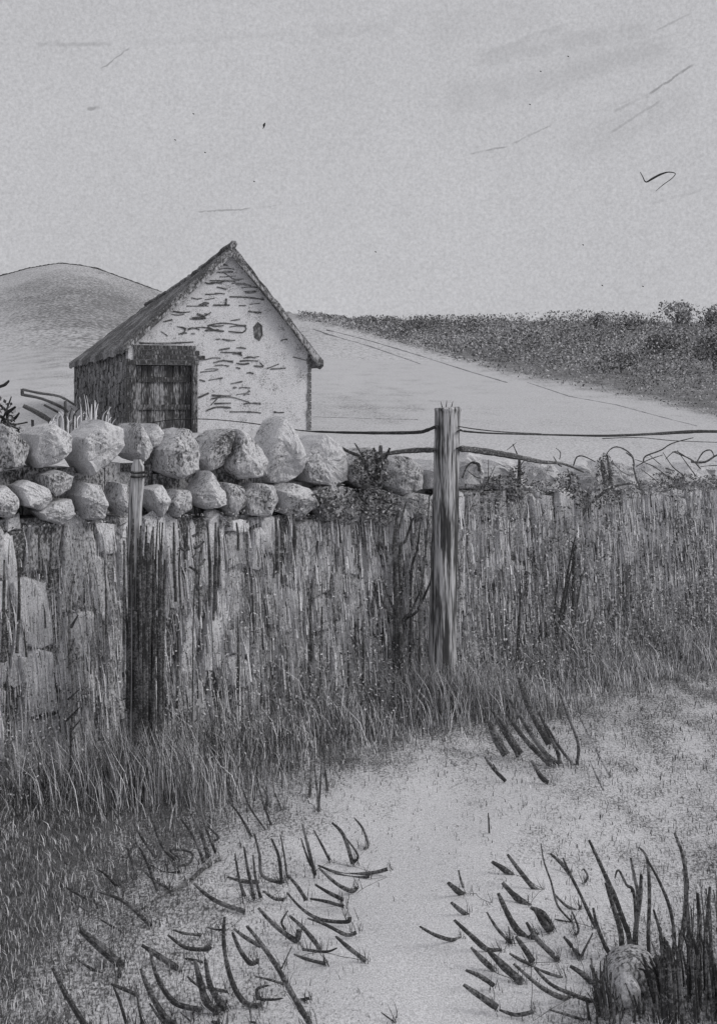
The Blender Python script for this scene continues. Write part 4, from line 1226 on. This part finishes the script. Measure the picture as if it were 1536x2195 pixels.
TG = 'trees and bushes on the far scrub slope'
tree('round_bush', 'round pale bush alone on the skyline over the scrub', 1278, 706, 26, 20, 420, 'bush', (1, 2, 3), group=TG)
tree('tree', 'pale round-headed tree standing highest on the skyline', 1452, 704, 42, 32, 900, 'tree', (1, 2, 2.2), group=TG)
tree('tree', 'grey tree on the skyline cut by the right edge of the view', 1522, 712, 38, 34, 800, 'tree', (2, 2, 2), group=TG)
tree('tree', 'darkest large tree below the skyline at the right edge', 1528, 800, 52, 50, 1500, 'tree', (6, 2, .5), group=TG)
tree('bush', 'broad dark bush in the scrub under the highest tree', 1420, 770, 60, 28, 1100, 'bush', (5, 2, .7), group=TG)
tree('bush', 'pale low bush on the skyline between round bush and highest tree', 1345, 706, 48, 16, 520, 'bush', (1, 2, 3), group=TG)
tree('bush', 'low grey bush on the skyline above the fence post', 1010, 702, 40, 12, 360, 'bush', (2, 2, 1.5), group=TG)
tree('bush', 'dark wide bush on the slope down right of the fence post', 1330, 800, 70, 24, 900, 'bush', (5, 2, .8), group=TG)

# ------------------------------------------------------------------ birds
def bird(label, pts, d, r, cat='bird', group=None):
    """gliding bird: one continuous skin from wing tip over the body to the other wing tip"""
    mb = MB()
    P = [at(u, row, d) for u, row in pts]
    n = len(P)
    Rd = [r * (.45 + .9 * math.exp(-((i / (n - 1) - .38) / .16) ** 2)) for i in range(n)]
    Rd[0] *= .8; Rd[-1] *= .4
    mb.tube(P, Rd, 6, samples=5)
    return tag(mb.build('bird', M['bird'], smooth=True), label, cat, group)


bird('gliding bird with one bent wing high on the right of the sky', [(1371, 369), (1376, 378), (1383, 390), (1397, 383), (1414, 374), (1431, 369), (1446, 372), (1438, 383), (1420, 396), (1404, 410)], 60, .045)
bird('small dark bird diving steeply above the barn roof', [(568, 263), (566, 268), (565, 273), (563, 276)], 60, .055)
for (u, r) in [(1158, 153), (415, 244), (376, 300), (440, 327), (805, 540), (1249, 525), (545, 389), (1217, 121), (1135, 224), (1290, 612), (1377, 614)]:  # dark specks of the paper, modelled as far-off birds
    bird('tiny dark paper speck in the sky, shaped like a far-off bird', [(u - 2.2, r - 1.0), (u, r), (u + 1.6, r + 1.2)], 150, .085, group='dark paper specks in the sky')

# ------------------------------------------------------------------ grass (nobody could count it)
def blade_field(name, label, pos, height, width, lean, mats, probs, seed, dark=None):
    rg = np.random.default_rng(seed)
    n = len(pos)
    az = rg.uniform(0, 2 * np.pi, n)
    wx, wy = np.cos(az) * width * .5, np.sin(az) * width * .5
    la = rg.uniform(0, 2 * np.pi, n)
    lx, ly = np.cos(la) * lean * height, np.sin(la) * lean * height
    lx -= .12 * height
    V = np.zeros((n, 5, 3), np.float32)
    for k, (t, wf) in enumerate(((0, 1), (0, 1), (.55, .75), (.55, .75), (1, 0))):
        sgn = (-1, 1, 1, -1, 0)[k]
        V[:, k, 0] = pos[:, 0] + sgn * wx * wf + lx * t ** 1.8
        V[:, k, 1] = pos[:, 1] + sgn * wy * wf + ly * t ** 1.8
        V[:, k, 2] = pos[:, 2] - .01 * (k < 2) + height * (t - .18 * t * t * lean)
    base = (np.arange(n) * 5)[:, None]
    quads = base + np.array([[0, 1, 2, 3]]); tris = base + np.array([[3, 2, 4]])
    me = bpy.data.meshes.new(name)
    me.vertices.add(n * 5)
    me.vertices.foreach_set('co', V.reshape(-1))
    loops = np.concatenate([quads, tris], 1).reshape(-1)
    me.loops.add(len(loops))
    me.loops.foreach_set('vertex_index', loops.astype(np.int32))
    me.polygons.add(n * 2)
    st = np.stack([np.arange(n) * 7, np.arange(n) * 7 + 4], 1).reshape(-1)
    me.polygons.foreach_set('loop_start', st.astype(np.int32))
    for mt in mats: me.materials.append(mt)
    mi = rg.choice(len(mats), n, p=probs)
    if dark is not None:
        mi = np.where(rg.uniform(0, 1, n) < dark, 0, mi)
    me.polygons.foreach_set('material_index', np.repeat(mi, 2).astype(np.int32))
    me.update(calc_edges=True)
    me.validate()
    o = bpy.data.objects.new(name, me)
    COL.objects.link(o)
    return tag(o, label, 'grass', kind='stuff')


def scatter(n, umin, umax, r0, r1, seed):
    """even over the picture area of the near ground, in front of the wall"""
    rg = np.random.default_rng(seed)
    u = rg.uniform(umin, umax, n); r = rg.uniform(r0, r1, n)
    d = EYE * F / (r - HZ)
    x = (u - CX) / F * d
    side = (x - W0.x) * WN.x + (d - W0.y) * WN.y
    ok = side > .03
    return u[ok], r[ok], x[ok], d[ok], rg


GM = [M['blade'], M['midblade'], M['paleblade']]
u, r, x, y, rg = scatter(210000, -500, 1950, 1340, 2400, 1)
cv = near_cover_shade(u, r)
ok = rg.uniform(0, 1, len(u)) < np.clip(cv - .10, 0, 1) ** 1.3 * .9
x, y, cv = x[ok], y[ok], cv[ok]
h = rg.uniform(.008, .034, len(x)) * (.6 + .9 * cv)
blade_field('grass', 'short grass thickest along the wall and on the left bank', np.stack([x, y, gz(x, y)], -1), h, rg.uniform(.0012, .0030, len(x)) * (y / 3), rg.uniform(.1, .8, len(x)), GM, [.52, .28, .20], 2)

# long grass against the foot of the wall
rg = np.random.default_rng(6)
n = 52000
s = rg.uniform(S_A, S_B, n)
off = .03 + np.abs(rg.normal(0, .26, n))
x = W0.x + WD.x * s + WN.x * off; y = W0.y + WD.y * s + WN.y * off
cl = .5 + .5 * np.sin(s * 5.1 + 1.3 * np.sin(s * 2.2)) * np.sin(s * 12.7 + 1)
h = rg.uniform(.04, .26, n) * (.40 + .9 * cl) * np.clip(1.15 - off * 1.0, .2, 1)
h[rg.uniform(0, 1, n) < .10] *= 1.9
h = np.minimum(h, .95) * np.clip(.62 + .12 * s, .6, 1)
blade_field('long_grass', 'long grass growing up the face of the dry stone wall', np.stack([x, y, gz(x, y)], -1), h, rg.uniform(.0015, .0045, n) * (y / 5), rg.uniform(.05, .75, n), GM, [.26, .26, .48], 7,
            dark=np.clip(.75 - .30 * s, .0, .75) * np.clip(off * 3.0, 0, 1) )

# coarse dry grass rooted in the joints of the wall face
rg = np.random.default_rng(16)
n = 20000
s = rg.uniform(S_A, S_B, n)
z0 = rg.uniform(-.02, .92, n)
off = .015 + np.abs(rg.normal(0, .035, n))
x = W0.x + WD.x * s + WN.x * off; y = W0.y + WD.y * s + WN.y * off
h = rg.uniform(.04, .24, n) * (1.15 - .6 * z0)
blade_field('wall_grass', 'coarse dry grass rooted in the joints of the stone wall', np.stack([x, y, z0], -1), h, rg.choice([.003, .005, .009], n, p=[.5, .35, .15]) * (y / 5), rg.uniform(.02, .16, n), GM, [.13, .27, .60], 17)

rg = np.random.default_rng(26)
n = 60000
s = rg.uniform(S_A, S_B, n)
z0 = np.minimum(np.abs(rg.normal(0, .46, n)), 1.04)
off = .02 + np.abs(rg.normal(0, .05, n)) + np.clip(.42 - z0, 0, 1) * rg.uniform(0, 1.1, n)
x = W0.x + WD.x * s + WN.x * off; y = W0.y + WD.y * s + WN.y * off
wd = MB()
kk = rg.choice(3, n, p=[.20, .28, .52])
pts = np.stack([x, y, z0], -1)
for mi in range(3):
    leaf_cloud(wd, pts[kk == mi].tolist(), (rg.uniform(.003, .009, int((kk == mi).sum())) * pts[kk == mi][:, 1] / 5).tolist(), random.Random(mi), (mi,))
tag(wd.build('weeds', LM[:3]), 'small tangled weeds covering the foot and face of the wall', 'weeds', kind='stuff')

for (pu, pd, nm, lb) in ((946, PD, 'post_grass', 'rank grass burying the foot of the fence post'), (305, 4.52, 'stalk_grass', 'rank grass burying the foot of the old post and its dark stalks')):
    rg = np.random.default_rng(36)
    n = 2600
    ang, rad_ = rg.uniform(0, 2 * np.pi, n), np.abs(rg.normal(0, .20, n)) + .03
    pb = at(pu, 1510, pd)
    x = pb.x + np.cos(ang) * rad_ * 1.5; y = pb.y - .10 + np.sin(ang) * rad_ * .7
    ok = (x - W0.x) * WN.x + (y - W0.y) * WN.y > .02
    x, y, rad_ = x[ok], y[ok], rad_[ok]
    h = rg.uniform(.08, .34, len(x)) * np.clip(1.2 - rad_ * 1.5, .3, 1)
    blade_field(nm, lb, np.stack([x, y, gz(x, y)], -1), h, rg.uniform(.002, .0045, len(x)), rg.uniform(.05, .5, len(x)), GM, [.40, .28, .32], 37)
